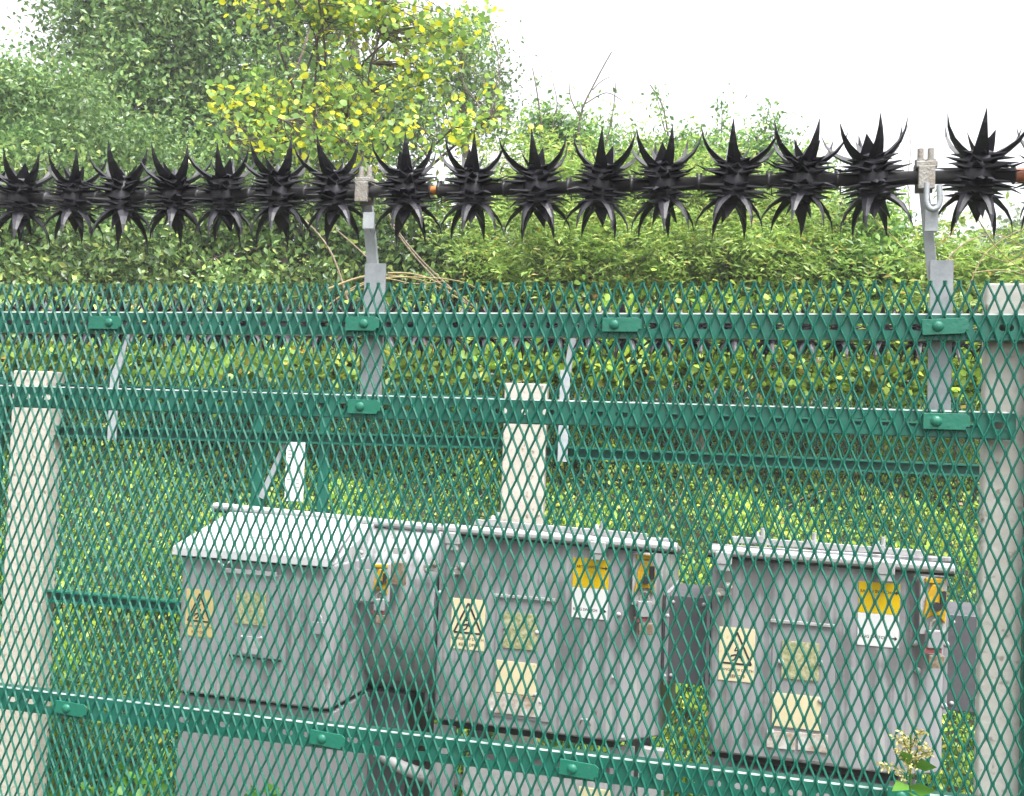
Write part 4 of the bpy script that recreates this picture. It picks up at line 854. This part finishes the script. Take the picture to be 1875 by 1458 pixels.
# ================================================================== weeds
def weed(px, py, dep, n, h, spread, size, label, m='lf_weed', shape='round', flower=False):
    top = at(px, py, dep); b = Vector((top.x, top.y, 0)); root = thing('weed', label, 'weed', b)
    st = MB(); P = []
    for i in range(n):
        e = Vector((top.x + random.gauss(0, spread), top.y + random.gauss(0, spread * .5), top.z - abs(random.gauss(0, h)))); p, r = limb(b + Vector((random.gauss(0, .02), random.gauss(0, .02), 0)), e, .003, .0012, .05, 7); st.tube(p, r, 5, False)
        for _ in range(14): q = p[random.randint(3, 7)]; P.append(tuple(q + Vector([random.gauss(0, size * .5) for _ in range(3)])))
    st.build('stem', M['lf_weed'], root, recalc=False); leaves('foliage', P, size, M[m], root, shape, .8, root=root)
    return root, top
weed(215, 1435, 2.75, 20, .04, .11, .03, 'clump of broad bright green weed leaves inside the fence at the lower left')
weed(480, 1440, 2.3, 8, .02, .035, .022, 'small bright weed in front of the left cabinet at the bottom edge')
def goldenrod():
    top = at(1668, 1345, 1.80); b = Vector((top.x, top.y, .0)); root = thing('flowering_weed', 'tall weed with pale feathery flower heads in front of the right cabinet', 'weed', b)
    p, r = limb(b, top, .004, .0015, .02, 10); st = MB().tube(p, r, 6); F_ = []; D = []
    for k, (x0, y0, x1, y1) in enumerate([(1668, 1368, 1640, 1352), (1668, 1352, 1692, 1338), (1668, 1392, 1706, 1376), (1666, 1396, 1644, 1372), (1664, 1410, 1612, 1402), (1668, 1380, 1698, 1364), (1666, 1362, 1650, 1340)]):
        A = at(x0, y0 + 18, 1.80); B = at(x1, y1, 1.785); m_ = A.lerp(B, .5) + Vector((0, 0, .012)); st.tube([A, m_, B], [.0014, .001, .0006], 4, False)
        for q in range(60):
            t = random.random(); c = (A * (1 - t) ** 2 + m_ * 2 * t * (1 - t) + B * t * t); F_.append(tuple(c + Vector([random.gauss(0, .0028) for _ in range(3)])))
    st.build('stem', M['lf_weed'], root, recalc=False); leaves('flower_head', F_, .0075, M['flower'], root, 'rhomb', .5, root=root)
    L = [(at(1664, 1402, 1.80), at(1652, 1380, 1.78)), (at(1668, 1402, 1.80), at(1712, 1398, 1.78)), (at(1664, 1440, 1.80), at(1715, 1440, 1.77)), (at(1664, 1438, 1.80), at(1630, 1452, 1.77)), (at(1662, 1450, 1.80), at(1690, 1470, 1.77))]
    pts = np.array([tuple(a) for a, _ in L]); dr = np.array([tuple((b_ - a).normalized() * 3) for a, b_ in L]); leaves('foliage', pts, .046, M['lf_weed'], root, 'rhomb', .8, dr, .15, root)
goldenrod()

# ================================================================== thin haze added to imitate the veil of lens glare
hz = MB().box((0, 16, 4.7), Vector((29, 0, 0)), Vector((0, 25.5, 0)), Vector((0, 0, 6.2))).build('glare_haze', None, recalc=True)
hm = bpy.data.materials.new('glare_haze'); hm.use_nodes = True; ht = hm.node_tree; ht.nodes.clear(); ho = ht.nodes.new('ShaderNodeOutputMaterial'); hv = ht.nodes.new('ShaderNodeVolumePrincipled')
hv.inputs['Density'].default_value = .003; hv.inputs['Color'].default_value = (.96, .97, 1, 1); ht.links.new(hv.outputs[0], ho.inputs['Volume']); hz.data.materials.append(hm); tag(hz, 'thin pale haze added to imitate lens glare', None, kind='stuff')
